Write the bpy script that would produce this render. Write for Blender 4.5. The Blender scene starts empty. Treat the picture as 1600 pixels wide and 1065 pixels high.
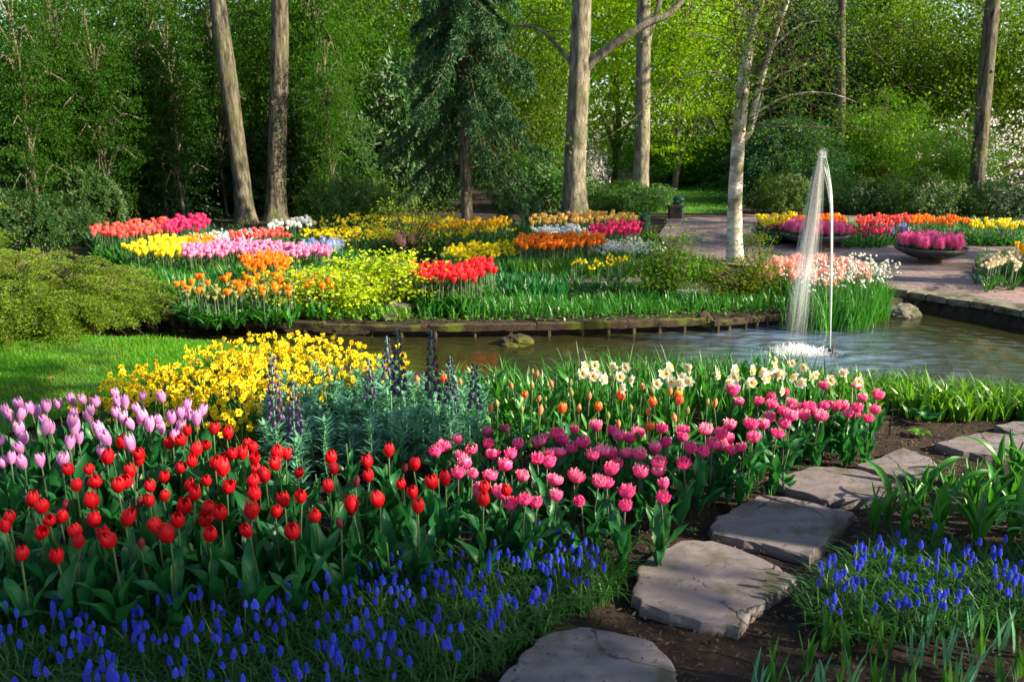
import bpy, math, random
import numpy as np
from mathutils import Vector, noise as mnoise

# ------------------------------------------------------------------ camera, sky, sun, exposure
S = bpy.context.scene
COL = S.collection
CAM_H, PITCH, FPX = 1.8, math.radians(14.5), 1244.0
cam_d = bpy.data.cameras.new("camera"); cam = bpy.data.objects.new("camera", cam_d); COL.objects.link(cam)
cam.location = (0, 0, CAM_H); cam.rotation_euler = (math.pi / 2 - PITCH, 0, 0)
cam_d.sensor_width = 36; cam_d.lens = FPX * 36 / 1600; cam_d.clip_start = 0.05; cam_d.clip_end = 600
cam_d.dof.use_dof = True; cam_d.dof.focus_distance = 4.6; cam_d.dof.aperture_fstop = 4.5
S.camera = cam

SUN_L = Vector((1.0, -0.32, 0.56)).normalized()          # towards the sun: low, from the right
W = bpy.data.worlds.new("World"); S.world = W; W.use_nodes = True
wn = W.node_tree.nodes; bg = wn["Background"]
sky = wn.new("ShaderNodeTexSky"); sky.sky_type = 'NISHITA'; sky.sun_disc = False
sky.sun_elevation = math.asin(SUN_L.z); sky.sun_rotation = math.atan2(SUN_L.x, SUN_L.y)
W.node_tree.links.new(sky.outputs[0], bg.inputs[0]); bg.inputs[1].default_value = 0.1
sun_d = bpy.data.lights.new("sun", 'SUN'); sun_d.energy = 5.0; sun_d.angle = math.radians(0.6); sun_d.color = (1.0, 0.86, 0.62)
sun = bpy.data.objects.new("sun", sun_d); COL.objects.link(sun); sun.location = (20, -6, 14)
sun.rotation_euler = SUN_L.to_track_quat('Z', 'Y').to_euler()
S.view_settings.view_transform = 'Standard'; S.view_settings.look = 'None'
S.view_settings.exposure = 1.62; S.view_settings.gamma = 1.0
S.cycles.use_denoising = True
S.cycles.max_bounces = 8; S.cycles.diffuse_bounces = 4; S.cycles.transparent_max_bounces = 24
S.cycles.sample_clamp_indirect = 6

R = np.random.default_rng(11)
PI = math.pi
# ------------------------------------------------------------------ helpers
def ray(px, py):
    dx, dy = (px - 800) / FPX, -(py - 532.5) / FPX
    c, s = math.cos(PITCH), math.sin(PITCH)
    return np.array([dx, c + dy * s, -s + dy * c])
def gp(px, py, z=0.0):                                   # where the photo's point meets the level z
    d = ray(px, py); t = (z - CAM_H) / d[2]; return np.array([d[0] * t, d[1] * t, z])
def dp(px, py, y):                                       # the photo's point at the distance y
    d = ray(px, py); t = y / d[1]; return np.array([d[0] * t, y, CAM_H + d[2] * t])
def nrm(a): return a / np.maximum(np.linalg.norm(a, axis=-1, keepdims=True), 1e-9)

def mk(name, parts, mats, parent=None, smooth=False, link=True):
    Vs, loops, starts, mis, off, ls = [], [], [], [], 0, 0
    for p in parts:
        V, F = np.asarray(p[0], np.float32), p[1]; mi = p[2] if len(p) > 2 else 0
        for f in (F if isinstance(F, list) else [F]):
            f = np.asarray(f, np.int32)
            if f.size == 0: continue
            loops.append((f + off).ravel()); n, k = f.shape
            starts.append(ls + np.arange(n) * k); ls += n * k; mis.append(np.full(n, mi, np.int32))
        Vs.append(V); off += len(V)
    V = np.concatenate(Vs); L = np.concatenate(loops); St = np.concatenate(starts); M = np.concatenate(mis)
    me = bpy.data.meshes.new(name); me.vertices.add(len(V)); me.vertices.foreach_set("co", V.ravel())
    me.loops.add(len(L)); me.loops.foreach_set("vertex_index", L.astype(np.int32))
    me.polygons.add(len(St)); me.polygons.foreach_set("loop_start", St.astype(np.int32))
    me.polygons.foreach_set("material_index", M)
    me.polygons.foreach_set("use_smooth", np.full(len(St), smooth, bool))
    me.update(calc_edges=True)
    for m in (mats if isinstance(mats, (list, tuple)) else [mats]): me.materials.append(m)
    if not link: return me
    return ob(name, me, parent)
def ob(name, me, parent=None):
    o = bpy.data.objects.new(name, me); COL.objects.link(o)
    if parent is not None: o.parent = parent
    return o
def tag(o, label=None, cat=None, group=None, kind=None):
    if label: o["label"] = label
    if cat: o["category"] = cat
    if group: o["group"] = group
    if kind: o["kind"] = kind
    return o
def thing(name, label, cat, loc=(0, 0, 0), rz=0, group=None):
    o = bpy.data.objects.new(name, None); COL.objects.link(o); o.empty_display_size = 0.1
    o.location = loc; o.rotation_euler = (0, 0, rz); return tag(o, label, cat, group)

def tube(P, rad, n=8, cap=True, bump=0.0, rng=None):
    P = np.asarray(P, float); m = len(P); rad = np.broadcast_to(np.asarray(rad, float), (m,))
    T = nrm(np.gradient(P, axis=0)); ref = np.array([0.13, 1, 0.05]) if abs(T[0][1]) < 0.8 else np.array([1, 0.1, 0.05])
    A = nrm(np.cross(T, ref)); B = np.cross(T, A)
    a = np.linspace(0, 2 * PI, n, endpoint=False)
    rr = rad[:, None] * np.ones((m, n))
    if bump and rng is not None: rr = rr * (1 + bump * rng.normal(size=(m, n)))
    V = P[:, None, :] + rr[..., None] * (np.cos(a)[None, :, None] * A[:, None, :] + np.sin(a)[None, :, None] * B[:, None, :])
    i = np.arange(m - 1)[:, None] * n; j = np.arange(n)[None, :]; j2 = (j + 1) % n
    F = np.stack([i + j, i + j2, i + n + j2, i + n + j], -1).reshape(-1, 4)
    V = V.reshape(-1, 3); Fs = [F]
    if cap:
        V = np.vstack([V, P[-1:]]); k = len(V) - 1; b = (m - 1) * n
        Fs.append(np.stack([b + np.arange(n), b + (np.arange(n) + 1) % n, np.full(n, k)], -1))
    return V, Fs
def spline(P, n):
    P = np.asarray(P, float); k = len(P)
    if k < 3: return P[0] + (P[-1] - P[0]) * np.linspace(0, 1, n)[:, None]
    E = np.vstack([2 * P[0] - P[1], P, 2 * P[-1] - P[-2]]); out = []
    for t in np.linspace(0, k - 1 - 1e-6, n):
        i = int(t); u = t - i; a, b, c, d = E[i:i + 4]
        out.append(0.5 * (2 * b + (c - a) * u + (2 * a - 5 * b + 4 * c - d) * u * u + (3 * b - a - 3 * c + d) * u ** 3))
    return np.array(out)
def grid_faces(nu, nv):
    i = np.arange(nu - 1)[:, None] * nv; j = np.arange(nv - 1)[None, :]
    return np.stack([i + j, i + j + 1, i + nv + j + 1, i + nv + j], -1).reshape(-1, 4)
def leaves(C, ax, nm, L, Wd, fold=0.15):                 # many small folded leaves at once
    C = np.asarray(C); n = len(C); ax = nrm(ax); sd = nrm(np.cross(ax, nm)); nn = np.cross(sd, ax)
    L = np.broadcast_to(L, (n,))[:, None]; Wd = np.broadcast_to(Wd, (n,))[:, None]
    V = np.stack([C, C + ax * L * 0.45 + sd * Wd * 0.5 + nn * Wd * fold, C + ax * L, C + ax * L * 0.45 - sd * Wd * 0.5 + nn * Wd * fold], 1)
    return V.reshape(-1, 3), np.arange(n * 4).reshape(-1, 4)
def blades(P, H, bend, Wd, rng, k=4, lean=None):         # many curved grass-like blades at once
    P = np.asarray(P); n = len(P); a = rng.uniform(0, 2 * PI, n)
    if lean is not None: a = lean
    o = np.stack([np.cos(a), np.sin(a), 0 * a], -1); s = np.stack([-np.sin(a), np.cos(a), 0 * a], -1)
    H = np.broadcast_to(H, (n,)); bend = np.broadcast_to(bend, (n,)); Wd = np.broadcast_to(Wd, (n,))
    tw = rng.uniform(-0.9, 0.9, n)
    s = nrm(s * np.cos(tw)[:, None] + o * np.sin(tw)[:, None])
    t = np.linspace(0, 1, k + 1)
    w = np.where(t < 0.25, 0.6 + 1.6 * t, 1.0) * (1 - t ** 2.5)
    up = np.clip(t[None] - 0.42 * bend[:, None] * t[None] ** 3, 0, 9)
    C = P[:, None] + H[:, None, None] * (up[..., None] * np.array([0, 0, 1.0]) + (bend[:, None] * t[None] ** 2 * 0.75 + 0.12 * t[None])[..., None] * o[:, None])
    wv = (w[None] * Wd[:, None] * 0.5)[..., None] * s[:, None]
    V = np.stack([C - wv, C + wv], 2).reshape(-1, 3)
    b = (np.arange(n) * (k + 1) * 2)[:, None] + (np.arange(k) * 2)[None]
    F = np.stack([b, b + 1, b + 3, b + 2], -1).reshape(-1, 4)
    return V, F
def rdir(rng, n): return nrm(rng.normal(size=(n, 3)))
def inpoly(poly, P):
    poly = np.asarray(poly)[:, :2]; x, y = P[:, 0], P[:, 1]; c = np.zeros(len(P), bool); j = len(poly) - 1
    for i in range(len(poly)):
        xi, yi, xj, yj = *poly[i], *poly[j]
        if yi != yj: c ^= ((yi > y) != (yj > y)) & (x < (xj - xi) * (y - yi) / (yj - yi) + xi)
        j = i
    return c
def scatter(poly, n, rng, mind=0.0):                     # up to n spread-out points in a polygon
    poly = np.asarray(poly)[:, :2]; lo, hi = poly.min(0), poly.max(0); out = []
    for _ in range(400):
        P = rng.uniform(lo, hi, (max(60, n), 2)); P = P[inpoly(poly, P)]
        for p in P:
            if mind and out and np.min(np.sum((np.array(out) - p) ** 2, 1)) < mind * mind: continue
            out.append(p)
            if len(out) >= n: return np.array(out)
        if len(out) > 5 and _ > 30: break
    return np.array(out)
def pxpoly(pts, z=0.0): return np.array([gp(x, y, z) for x, y in pts])
def polydist(poly, P):                                   # distance to a polyline/closed polygon outline
    poly = np.asarray(poly)[:, :2]; d = np.full(len(P), 1e9)
    for a, b in zip(poly, np.roll(poly, -1, 0)):
        ab = b - a; t = np.clip(((P - a) @ ab) / max(ab @ ab, 1e-9), 0, 1); d = np.minimum(d, np.linalg.norm(P - (a + t[:, None] * ab), axis=1))
    return d

# ------------------------------------------------------------------ materials
def newmat(name):
    m = bpy.data.materials.new(name); m.use_nodes = True; nt = m.node_tree; nt.nodes.clear()
    out = nt.nodes.new("ShaderNodeOutputMaterial"); return m, nt, out
def N(nt, t, **kw):
    n = nt.nodes.new(t)
    for k, v in kw.items(): setattr(n, k, v)
    return n
def ramp(nt, stops):
    r = N(nt, "ShaderNodeValToRGB"); e = r.color_ramp.elements
    while len(e) < len(stops): e.new(0.5)
    for el, (p, c) in zip(e, stops): el.position = p; el.color = (*c, 1)
    return r
def leafmat(name, c1, c2, trans=0.4, rough=0.45, tint=False, spec=0.35, tcol=None, vary=0.35):
    """leaf or petal: colour varies leaf by leaf and plant by plant; light passes through it"""
    m, nt, out = newmat(name); L = nt.links.new
    g = N(nt, "ShaderNodeNewGeometry"); oi = N(nt, "ShaderNodeObjectInfo")
    mx = N(nt, "ShaderNodeMath", operation='MULTIPLY_ADD'); L(oi.outputs["Random"], mx.inputs[0]); mx.inputs[1].default_value = vary
    sc = N(nt, "ShaderNodeMath", operation='MULTIPLY'); L(g.outputs["Random Per Island"], sc.inputs[0]); sc.inputs[1].default_value = 1 - vary
    L(sc.outputs[0], mx.inputs[2])
    r = ramp(nt, [(0.0, c1), (1.0, c2)]); L(mx.outputs[0], r.inputs[0]); colr = r.outputs[0]
    if tint:
        mm = N(nt, "ShaderNodeMix", data_type='RGBA', blend_type='MULTIPLY'); mm.inputs[0].default_value = 1
        L(colr, mm.inputs[6]); L(oi.outputs["Color"], mm.inputs[7]); colr = mm.outputs[2]
    p = N(nt, "ShaderNodeBsdfPrincipled"); L(colr, p.inputs["Base Color"]); p.inputs["Roughness"].default_value = rough
    p.inputs["Specular IOR Level"].default_value = spec
    t = N(nt, "ShaderNodeBsdfTranslucent")
    tm = N(nt, "ShaderNodeMix", data_type='RGBA', blend_type='MULTIPLY'); tm.inputs[0].default_value = 1
    L(colr, tm.inputs[6]); tm.inputs[7].default_value = (*(tcol or (1.5, 1.35, 0.5)), 1); L(tm.outputs[2], t.inputs[0])
    ms = N(nt, "ShaderNodeMixShader"); ms.inputs[0].default_value = trans; L(p.outputs[0], ms.inputs[1]); L(t.outputs[0], ms.inputs[2]); L(ms.outputs[0], out.inputs[0])
    return m
def noisemat(name, stops, scale=5, detail=8, rough=0.85, bump=0.3, bscale=None, stretch=(1, 1, 1), dist=0.02, spec=0.3, second=None, coord="Object"):
    m, nt, out = newmat(name); L = nt.links.new
    tc = N(nt, "ShaderNodeTexCoord"); mp = N(nt, "ShaderNodeMapping"); L(tc.outputs[coord], mp.inputs[0]); mp.inputs["Scale"].default_value = stretch
    n1 = N(nt, "ShaderNodeTexNoise"); n1.inputs["Scale"].default_value = scale; n1.inputs["Detail"].default_value = detail; n1.inputs["Roughness"].default_value = 0.65; L(mp.outputs[0], n1.inputs[0])
    r = ramp(nt, stops); L(n1.outputs[0], r.inputs[0]); colr = r.outputs[0]
    if second:                                            # stains or moss with a shape of their own
        sc, c, lo, hi = second
        n3 = N(nt, "ShaderNodeTexNoise"); n3.inputs["Scale"].default_value = sc; n3.inputs["Detail"].default_value = 6; L(tc.outputs[coord], n3.inputs[0])
        r3 = ramp(nt, [(lo, (0, 0, 0)), (hi, (1, 1, 1))]); L(n3.outputs[0], r3.inputs[0])
        mm = N(nt, "ShaderNodeMix", data_type='RGBA'); L(r3.outputs[0], mm.inputs[0]); L(colr, mm.inputs[6]); mm.inputs[7].default_value = (*c, 1); colr = mm.outputs[2]
    p = N(nt, "ShaderNodeBsdfPrincipled"); L(colr, p.inputs["Base Color"]); p.inputs["Roughness"].default_value = rough; p.inputs["Specular IOR Level"].default_value = spec
    n2 = N(nt, "ShaderNodeTexNoise"); n2.inputs["Scale"].default_value = bscale or scale * 3; n2.inputs["Detail"].default_value = 10; n2.inputs["Roughness"].default_value = 0.7; L(mp.outputs[0], n2.inputs[0])
    b = N(nt, "ShaderNodeBump"); b.inputs["Strength"].default_value = bump; b.inputs["Distance"].default_value = dist; L(n2.outputs[0], b.inputs["Height"]); L(b.outputs[0], p.inputs["Normal"])
    L(p.outputs[0], out.inputs[0]); return m

M = {}
def flagmat():                                           # split sandstone: bedding grain, cracks, stains
    m = noisemat('stone', [(0.25, (0.1, 0.086, 0.092)), (0.5, (0.165, 0.142, 0.15)), (0.75, (0.235, 0.2, 0.206))], 4, 14, 0.85, 0.55, 26, stretch=(1, 3.2, 1), dist=0.012, second=(6, (0.075, 0.07, 0.045), 0.52, 0.7)); nt = m.node_tree; L = nt.links.new
    p = [n for n in nt.nodes if n.type == 'BSDF_PRINCIPLED'][0]; old = p.inputs["Base Color"].links[0].from_socket; bump = [n for n in nt.nodes if n.type == 'BUMP'][0]; hold = bump.inputs["Height"].links[0].from_socket
    tc = N(nt, "ShaderNodeTexCoord"); oi = N(nt, "ShaderNodeObjectInfo"); nz = N(nt, "ShaderNodeTexNoise"); nz.inputs["Scale"].default_value = 5; nz.inputs["Detail"].default_value = 5; L(tc.outputs["Object"], nz.inputs[0])
    ad = N(nt, "ShaderNodeVectorMath", operation='MULTIPLY_ADD'); L(nz.outputs["Color"], ad.inputs[0]); ad.inputs[1].default_value = (0.3, 0.3, 0.3); L(tc.outputs["Object"], ad.inputs[2]); ad2 = N(nt, "ShaderNodeVectorMath", operation='ADD'); L(ad.outputs[0], ad2.inputs[0]); L(oi.outputs["Location"], ad2.inputs[1])
    vo = N(nt, "ShaderNodeTexVoronoi"); vo.feature = 'DISTANCE_TO_EDGE'; vo.inputs["Scale"].default_value = 2.1; L(ad2.outputs[0], vo.inputs[0]); r = ramp(nt, [(0.0, (0, 0, 0)), (0.018, (1, 1, 1))]); L(vo.outputs[0], r.inputs[0])
    n4 = N(nt, "ShaderNodeTexNoise"); n4.inputs["Scale"].default_value = 2.6; L(ad2.outputs[0], n4.inputs[0]); r4 = ramp(nt, [(0.5, (1, 1, 1)), (0.56, (0, 0, 0))]); L(n4.outputs[0], r4.inputs[0]); mxx = N(nt, "ShaderNodeMath", operation='MAXIMUM'); L(r.outputs[0], mxx.inputs[0]); L(r4.outputs[0], mxx.inputs[1])
    mm = N(nt, "ShaderNodeMix", data_type='RGBA'); L(mxx.outputs[0], mm.inputs[0]); mm.inputs[6].default_value = (0.03, 0.025, 0.02, 1); L(old, mm.inputs[7]); L(mm.outputs[2], p.inputs["Base Color"])
    h2 = N(nt, "ShaderNodeMath", operation='MULTIPLY_ADD'); L(mxx.outputs[0], h2.inputs[0]); h2.inputs[1].default_value = 0.6; L(hold, h2.inputs[2]); L(h2.outputs[0], bump.inputs["Height"]); return m
M['soil'] = noisemat('soil', [(0.3, (0.012, 0.008, 0.006)), (0.55, (0.035, 0.022, 0.015)), (0.8, (0.075, 0.05, 0.035))], 9, 12, 0.95, 0.9, 40, dist=0.03)
M['mulch'] = leafmat('mulch', (0.015, 0.009, 0.006), (0.12, 0.075, 0.045), 0.0, 0.9)
M['lawn'] = noisemat('lawn', [(0.3, (0.02, 0.07, 0.008)), (0.7, (0.05, 0.14, 0.012))], 6, 6, 0.9, 0.5, 60)
M['grass'] = leafmat('grass', (0.045, 0.21, 0.004), (0.13, 0.4, 0.01), 0.45, 0.5)
M['grassolive'] = leafmat('grassolive', (0.06, 0.18, 0.006), (0.17, 0.33, 0.02), 0.4, 0.5)
M['stone'] = flagmat() #'stone', [(0.25, (0.13, 0.115, 0.125)), (0.5, (0.21, 0.185, 0.19)), (0.75, (0.29, 0.25, 0.245))], 3, 12, 0.75, 0.5, 14, stretch=(1, 2.6, 1), dist=0.02, second=(5, (0.08, 0.075, 0.055), 0.56, 0.72))
M['rock'] = noisemat('rock', [(0.3, (0.1, 0.09, 0.075)), (0.7, (0.3, 0.26, 0.21))], 6, 12, 0.85, 0.7, 18, second=(7, (0.07, 0.1, 0.015), 0.5, 0.62))
M['wallstone'] = noisemat('wallstone', [(0.3, (0.06, 0.055, 0.045)), (0.7, (0.24, 0.215, 0.18))], 7, 12, 0.9, 0.8, 22, second=(6, (0.035, 0.05, 0.012), 0.5, 0.65))
M['mosswood'] = noisemat('mosswood', [(0.3, (0.014, 0.01, 0.006)), (0.7, (0.075, 0.052, 0.03))], 8, 10, 0.9, 0.8, 30, second=(4, (0.075, 0.09, 0.008), 0.5, 0.62))
M['bark'] = noisemat('bark', [(0.38, (0.028, 0.024, 0.017)), (0.5, (0.115, 0.1, 0.072)), (0.64, (0.235, 0.205, 0.15))], 6, 12, 0.95, 1.0, 12, stretch=(2.4, 2.4, 0.5), dist=0.09, second=(1.6, (0.11, 0.13, 0.04), 0.5, 0.72))
M['barkpale'] = noisemat('barkpale', [(0.36, (0.06, 0.052, 0.038)), (0.5, (0.2, 0.178, 0.13)), (0.66, (0.36, 0.32, 0.235))], 5, 12, 0.95, 1.0, 12, stretch=(2, 2, 0.6), dist=0.08, second=(1.3, (0.13, 0.15, 0.06), 0.52, 0.7))
M['birch'] = noisemat('birch', [(0.36, (0.04, 0.034, 0.025)), (0.42, (0.34, 0.31, 0.24)), (0.68, (0.7, 0.67, 0.58))], 4.2, 10, 0.75, 0.6, 9, stretch=(1, 1, 3.4), dist=0.02, second=(2.6, (0.14, 0.125, 0.06), 0.48, 0.62))
M['twig'] = noisemat('twig', [(0.3, (0.05, 0.035, 0.02)), (0.7, (0.14, 0.1, 0.06))], 10, 4, 0.9, 0.3)
M['paletwig'] = noisemat('paletwig', [(0.3, (0.08, 0.066, 0.046)), (0.7, (0.19, 0.16, 0.115))], 10, 4, 0.9, 0.3)
M['stem'] = leafmat('stem', (0.03, 0.07, 0.025), (0.07, 0.13, 0.04), 0.1, 0.5)
M['stemred'] = leafmat('stemred', (0.05, 0.06, 0.04), (0.09, 0.1, 0.05), 0.1, 0.5)
M['tleaf'] = leafmat('tleaf', (0.008, 0.085, 0.026), (0.028, 0.19, 0.05), 0.35, 0.42, spec=0.4)
M['tleaf2'] = leafmat('tleaf2', (0.018, 0.13, 0.016), (0.06, 0.26, 0.03), 0.35, 0.4, spec=0.45)
M['dleaf'] = leafmat('dleaf', (0.02, 0.1, 0.02), (0.06, 0.2, 0.03), 0.35, 0.42, spec=0.45)
M['freshleaf'] = leafmat('freshleaf', (0.05, 0.17, 0.015), (0.13, 0.33, 0.03), 0.4, 0.4, spec=0.45)
M['fleaf'] = leafmat('fleaf', (0.06, 0.22, 0.13), (0.15, 0.36, 0.22), 0.25, 0.45, spec=0.35, tcol=(1.1, 1.2, 0.7))
M['mleaf'] = leafmat('mleaf', (0.015, 0.085, 0.015), (0.05, 0.17, 0.025), 0.3, 0.4)
def petal2(n, base, mid, tip, h, tr=0.35):
    """near tulip petals: pigment changes from the foot to the rim, with fine veins"""
    m, nt, out = newmat(n); L = nt.links.new
    tc = N(nt, "ShaderNodeTexCoord"); oi = N(nt, "ShaderNodeObjectInfo"); sx = N(nt, "ShaderNodeSeparateXYZ"); L(tc.outputs["Object"], sx.inputs[0])
    mp = N(nt, "ShaderNodeMapping"); L(tc.outputs["Object"], mp.inputs[0]); mp.inputs["Scale"].default_value = (1, 1, 0.07); ns = N(nt, "ShaderNodeTexNoise"); ns.inputs["Scale"].default_value = 330; ns.inputs["Detail"].default_value = 3; L(mp.outputs[0], ns.inputs[0])
    a = N(nt, "ShaderNodeMath", operation='DIVIDE'); L(sx.outputs[2], a.inputs[0]); a.inputs[1].default_value = h
    b = N(nt, "ShaderNodeMath", operation='MULTIPLY_ADD'); L(ns.outputs[0], b.inputs[0]); b.inputs[1].default_value = 0.5; L(a.outputs[0], b.inputs[2])
    c = N(nt, "ShaderNodeMath", operation='MULTIPLY_ADD'); L(oi.outputs["Random"], c.inputs[0]); c.inputs[1].default_value = 0.35; L(b.outputs[0], c.inputs[2])
    r = ramp(nt, [(0.2, base), (0.62, mid), (1.0, mid), (1.0, tip)]); r.color_ramp.elements[2].position = 0.95; r.color_ramp.elements[3].position = 1.0
    d = N(nt, "ShaderNodeMath", operation='MULTIPLY'); L(c.outputs[0], d.inputs[0]); d.inputs[1].default_value = 0.62; L(d.outputs[0], r.inputs[0])
    r.color_ramp.elements[0].position = 0.12; r.color_ramp.elements[1].position = 0.36; r.color_ramp.elements[2].position = 0.68; r.color_ramp.elements[3].position = 0.92
    p = N(nt, "ShaderNodeBsdfPrincipled"); L(r.outputs[0], p.inputs["Base Color"]); p.inputs["Roughness"].default_value = 0.5; p.inputs["Specular IOR Level"].default_value = 0.22
    bp = N(nt, "ShaderNodeBump"); bp.inputs["Strength"].default_value = 0.4; bp.inputs["Distance"].default_value = 0.002; L(ns.outputs[0], bp.inputs["Height"]); L(bp.outputs[0], p.inputs["Normal"])
    t = N(nt, "ShaderNodeBsdfTranslucent"); L(r.outputs[0], t.inputs[0]); ms = N(nt, "ShaderNodeMixShader"); ms.inputs[0].default_value = tr; L(p.outputs[0], ms.inputs[1]); L(t.outputs[0], ms.inputs[2]); L(ms.outputs[0], out.inputs[0]); M[n] = m
def petal(n, a, b, tr=0.35): M[n] = leafmat(n, a, b, tr, 0.42, tcol=(1.15, 1.1, 1.1), vary=0.6, spec=0.3)
petal2('red', (0.5, 0.02, 0.01), (0.66, 0.006, 0.014), (0.85, 0.03, 0.04), 0.07)
petal('wine', (0.2, 0.02, 0.04), (0.3, 0.04, 0.05))
petal2('pink', (0.85, 0.13, 0.3), (0.95, 0.08, 0.32), (0.98, 0.42, 0.58), 0.058)
petal2('lilac', (0.8, 0.62, 0.66), (0.68, 0.26, 0.58), (0.82, 0.46, 0.74), 0.078)
petal('budorange', (0.5, 0.2, 0.08), (0.72, 0.3, 0.12))
petal('budgreen', (0.2, 0.25, 0.07), (0.4, 0.33, 0.12))
petal2('flame', (0.85, 0.4, 0.06), (0.82, 0.12, 0.04), (0.9, 0.6, 0.08), 0.06)
petal('yellow', (0.82, 0.66, 0.01), (0.9, 0.8, 0.03))
petal('deepyellow', (0.84, 0.55, 0.006), (0.9, 0.68, 0.012))
petal('gold', (0.84, 0.42, 0.01), (0.9, 0.6, 0.02))
petal('orange', (0.85, 0.17, 0.008), (0.9, 0.3, 0.015))
petal('white', (0.75, 0.76, 0.7), (0.85, 0.86, 0.84))
petal('cream', (0.75, 0.66, 0.42), (0.85, 0.78, 0.6))
petal('apricot', (0.88, 0.48, 0.08), (0.92, 0.7, 0.2))
petal('peach', (0.84, 0.4, 0.33), (0.9, 0.58, 0.48))
petal('coral', (0.75, 0.07, 0.06), (0.85, 0.15, 0.12))
petal('crimson', (0.65, 0.015, 0.12), (0.78, 0.05, 0.2))
petal('rose', (0.72, 0.2, 0.42), (0.85, 0.34, 0.55))
petal('hyacinth', (0.84, 0.1, 0.36), (0.94, 0.28, 0.52))
petal('blue', (0.02, 0.034, 0.6), (0.085, 0.14, 0.92), 0.25)
petal('paleblue', (0.35, 0.42, 0.75), (0.5, 0.57, 0.82), 0.2)
petal('iceblue', (0.6, 0.72, 0.78), (0.75, 0.82, 0.85), 0.2)
petal('plum', (0.022, 0.013, 0.055), (0.05, 0.028, 0.1), 0.1)
petal('blossom', (0.7, 0.66, 0.66), (0.85, 0.8, 0.82), 0.3)
M['crownleaf'] = leafmat('crownleaf', (0.022, 0.075, 0.006), (0.075, 0.16, 0.012), 0.45, 0.6, tint=True, spec=0.18)
M['needle'] = leafmat('needle', (0.012, 0.048, 0.013), (0.04, 0.11, 0.028), 0.2, 0.5, tint=True, tcol=(1.3, 1.3, 0.6))
M['rholeaf'] = leafmat('rholeaf', (0.018, 0.055, 0.01), (0.05, 0.11, 0.016), 0.25, 0.45, tint=True, spec=0.3)
M['juniper'] = leafmat('juniper', (0.035, 0.1, 0.004), (0.19, 0.28, 0.012), 0.3, 0.55)
M['acer'] = leafmat('acer', (0.24, 0.42, 0.006), (0.5, 0.64, 0.02), 0.45, 0.45)
M['deadleaf'] = leafmat('deadleaf', (0.18, 0.06, 0.02), (0.4, 0.16, 0.07), 0.2, 0.7)
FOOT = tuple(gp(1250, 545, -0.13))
def water_mat():
    m, nt, out = newmat('water'); L = nt.links.new
    tc = N(nt, "ShaderNodeTexCoord"); mp = N(nt, "ShaderNodeMapping"); L(tc.outputs["Object"], mp.inputs[0]); mp.inputs["Scale"].default_value = (1, 2.2, 1)
    n1 = N(nt, "ShaderNodeTexNoise"); n1.inputs["Scale"].default_value = 3.2; n1.inputs["Detail"].default_value = 4; L(mp.outputs[0], n1.inputs[0])
    n2 = N(nt, "ShaderNodeTexNoise"); n2.inputs["Scale"].default_value = 14; n2.inputs["Detail"].default_value = 3; L(mp.outputs[0], n2.inputs[0])
    ad = N(nt, "ShaderNodeMath", operation='MULTIPLY_ADD'); L(n2.outputs[0], ad.inputs[0]); ad.inputs[1].default_value = 0.3; L(n1.outputs[0], ad.inputs[2])
    b = N(nt, "ShaderNodeBump"); b.inputs["Strength"].default_value = 0.32; b.inputs["Distance"].default_value = 0.02; L(ad.outputs[0], b.inputs["Height"])
    # bubbles and the sky's blue sheen painted into the colour, streaked round the fountain
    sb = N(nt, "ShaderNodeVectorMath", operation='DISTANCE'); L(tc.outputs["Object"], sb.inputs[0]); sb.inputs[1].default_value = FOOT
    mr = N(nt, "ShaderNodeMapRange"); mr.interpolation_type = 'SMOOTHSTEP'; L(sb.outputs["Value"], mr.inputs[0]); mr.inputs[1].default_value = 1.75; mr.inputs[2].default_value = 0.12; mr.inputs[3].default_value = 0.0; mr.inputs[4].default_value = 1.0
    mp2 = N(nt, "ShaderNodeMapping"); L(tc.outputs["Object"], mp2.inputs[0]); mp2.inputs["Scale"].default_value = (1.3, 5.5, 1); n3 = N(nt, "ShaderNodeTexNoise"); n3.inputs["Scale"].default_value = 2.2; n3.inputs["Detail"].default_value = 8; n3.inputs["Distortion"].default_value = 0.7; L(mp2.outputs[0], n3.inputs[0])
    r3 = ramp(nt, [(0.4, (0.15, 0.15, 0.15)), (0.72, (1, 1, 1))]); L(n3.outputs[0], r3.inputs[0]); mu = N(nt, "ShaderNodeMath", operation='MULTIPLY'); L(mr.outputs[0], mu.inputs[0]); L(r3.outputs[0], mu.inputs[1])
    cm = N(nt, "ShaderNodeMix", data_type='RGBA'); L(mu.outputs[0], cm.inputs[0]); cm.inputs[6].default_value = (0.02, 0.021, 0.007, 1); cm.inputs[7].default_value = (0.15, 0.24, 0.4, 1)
    p = N(nt, "ShaderNodeBsdfPrincipled"); L(cm.outputs[2], p.inputs["Base Color"]); p.inputs["Roughness"].default_value = 0.06
    p.inputs["IOR"].default_value = 1.33; p.inputs["Specular IOR Level"].default_value = 0.7; L(b.outputs[0], p.inputs["Normal"]); L(p.outputs[0], out.inputs[0]); return m
M['water'] = water_mat()
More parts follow.
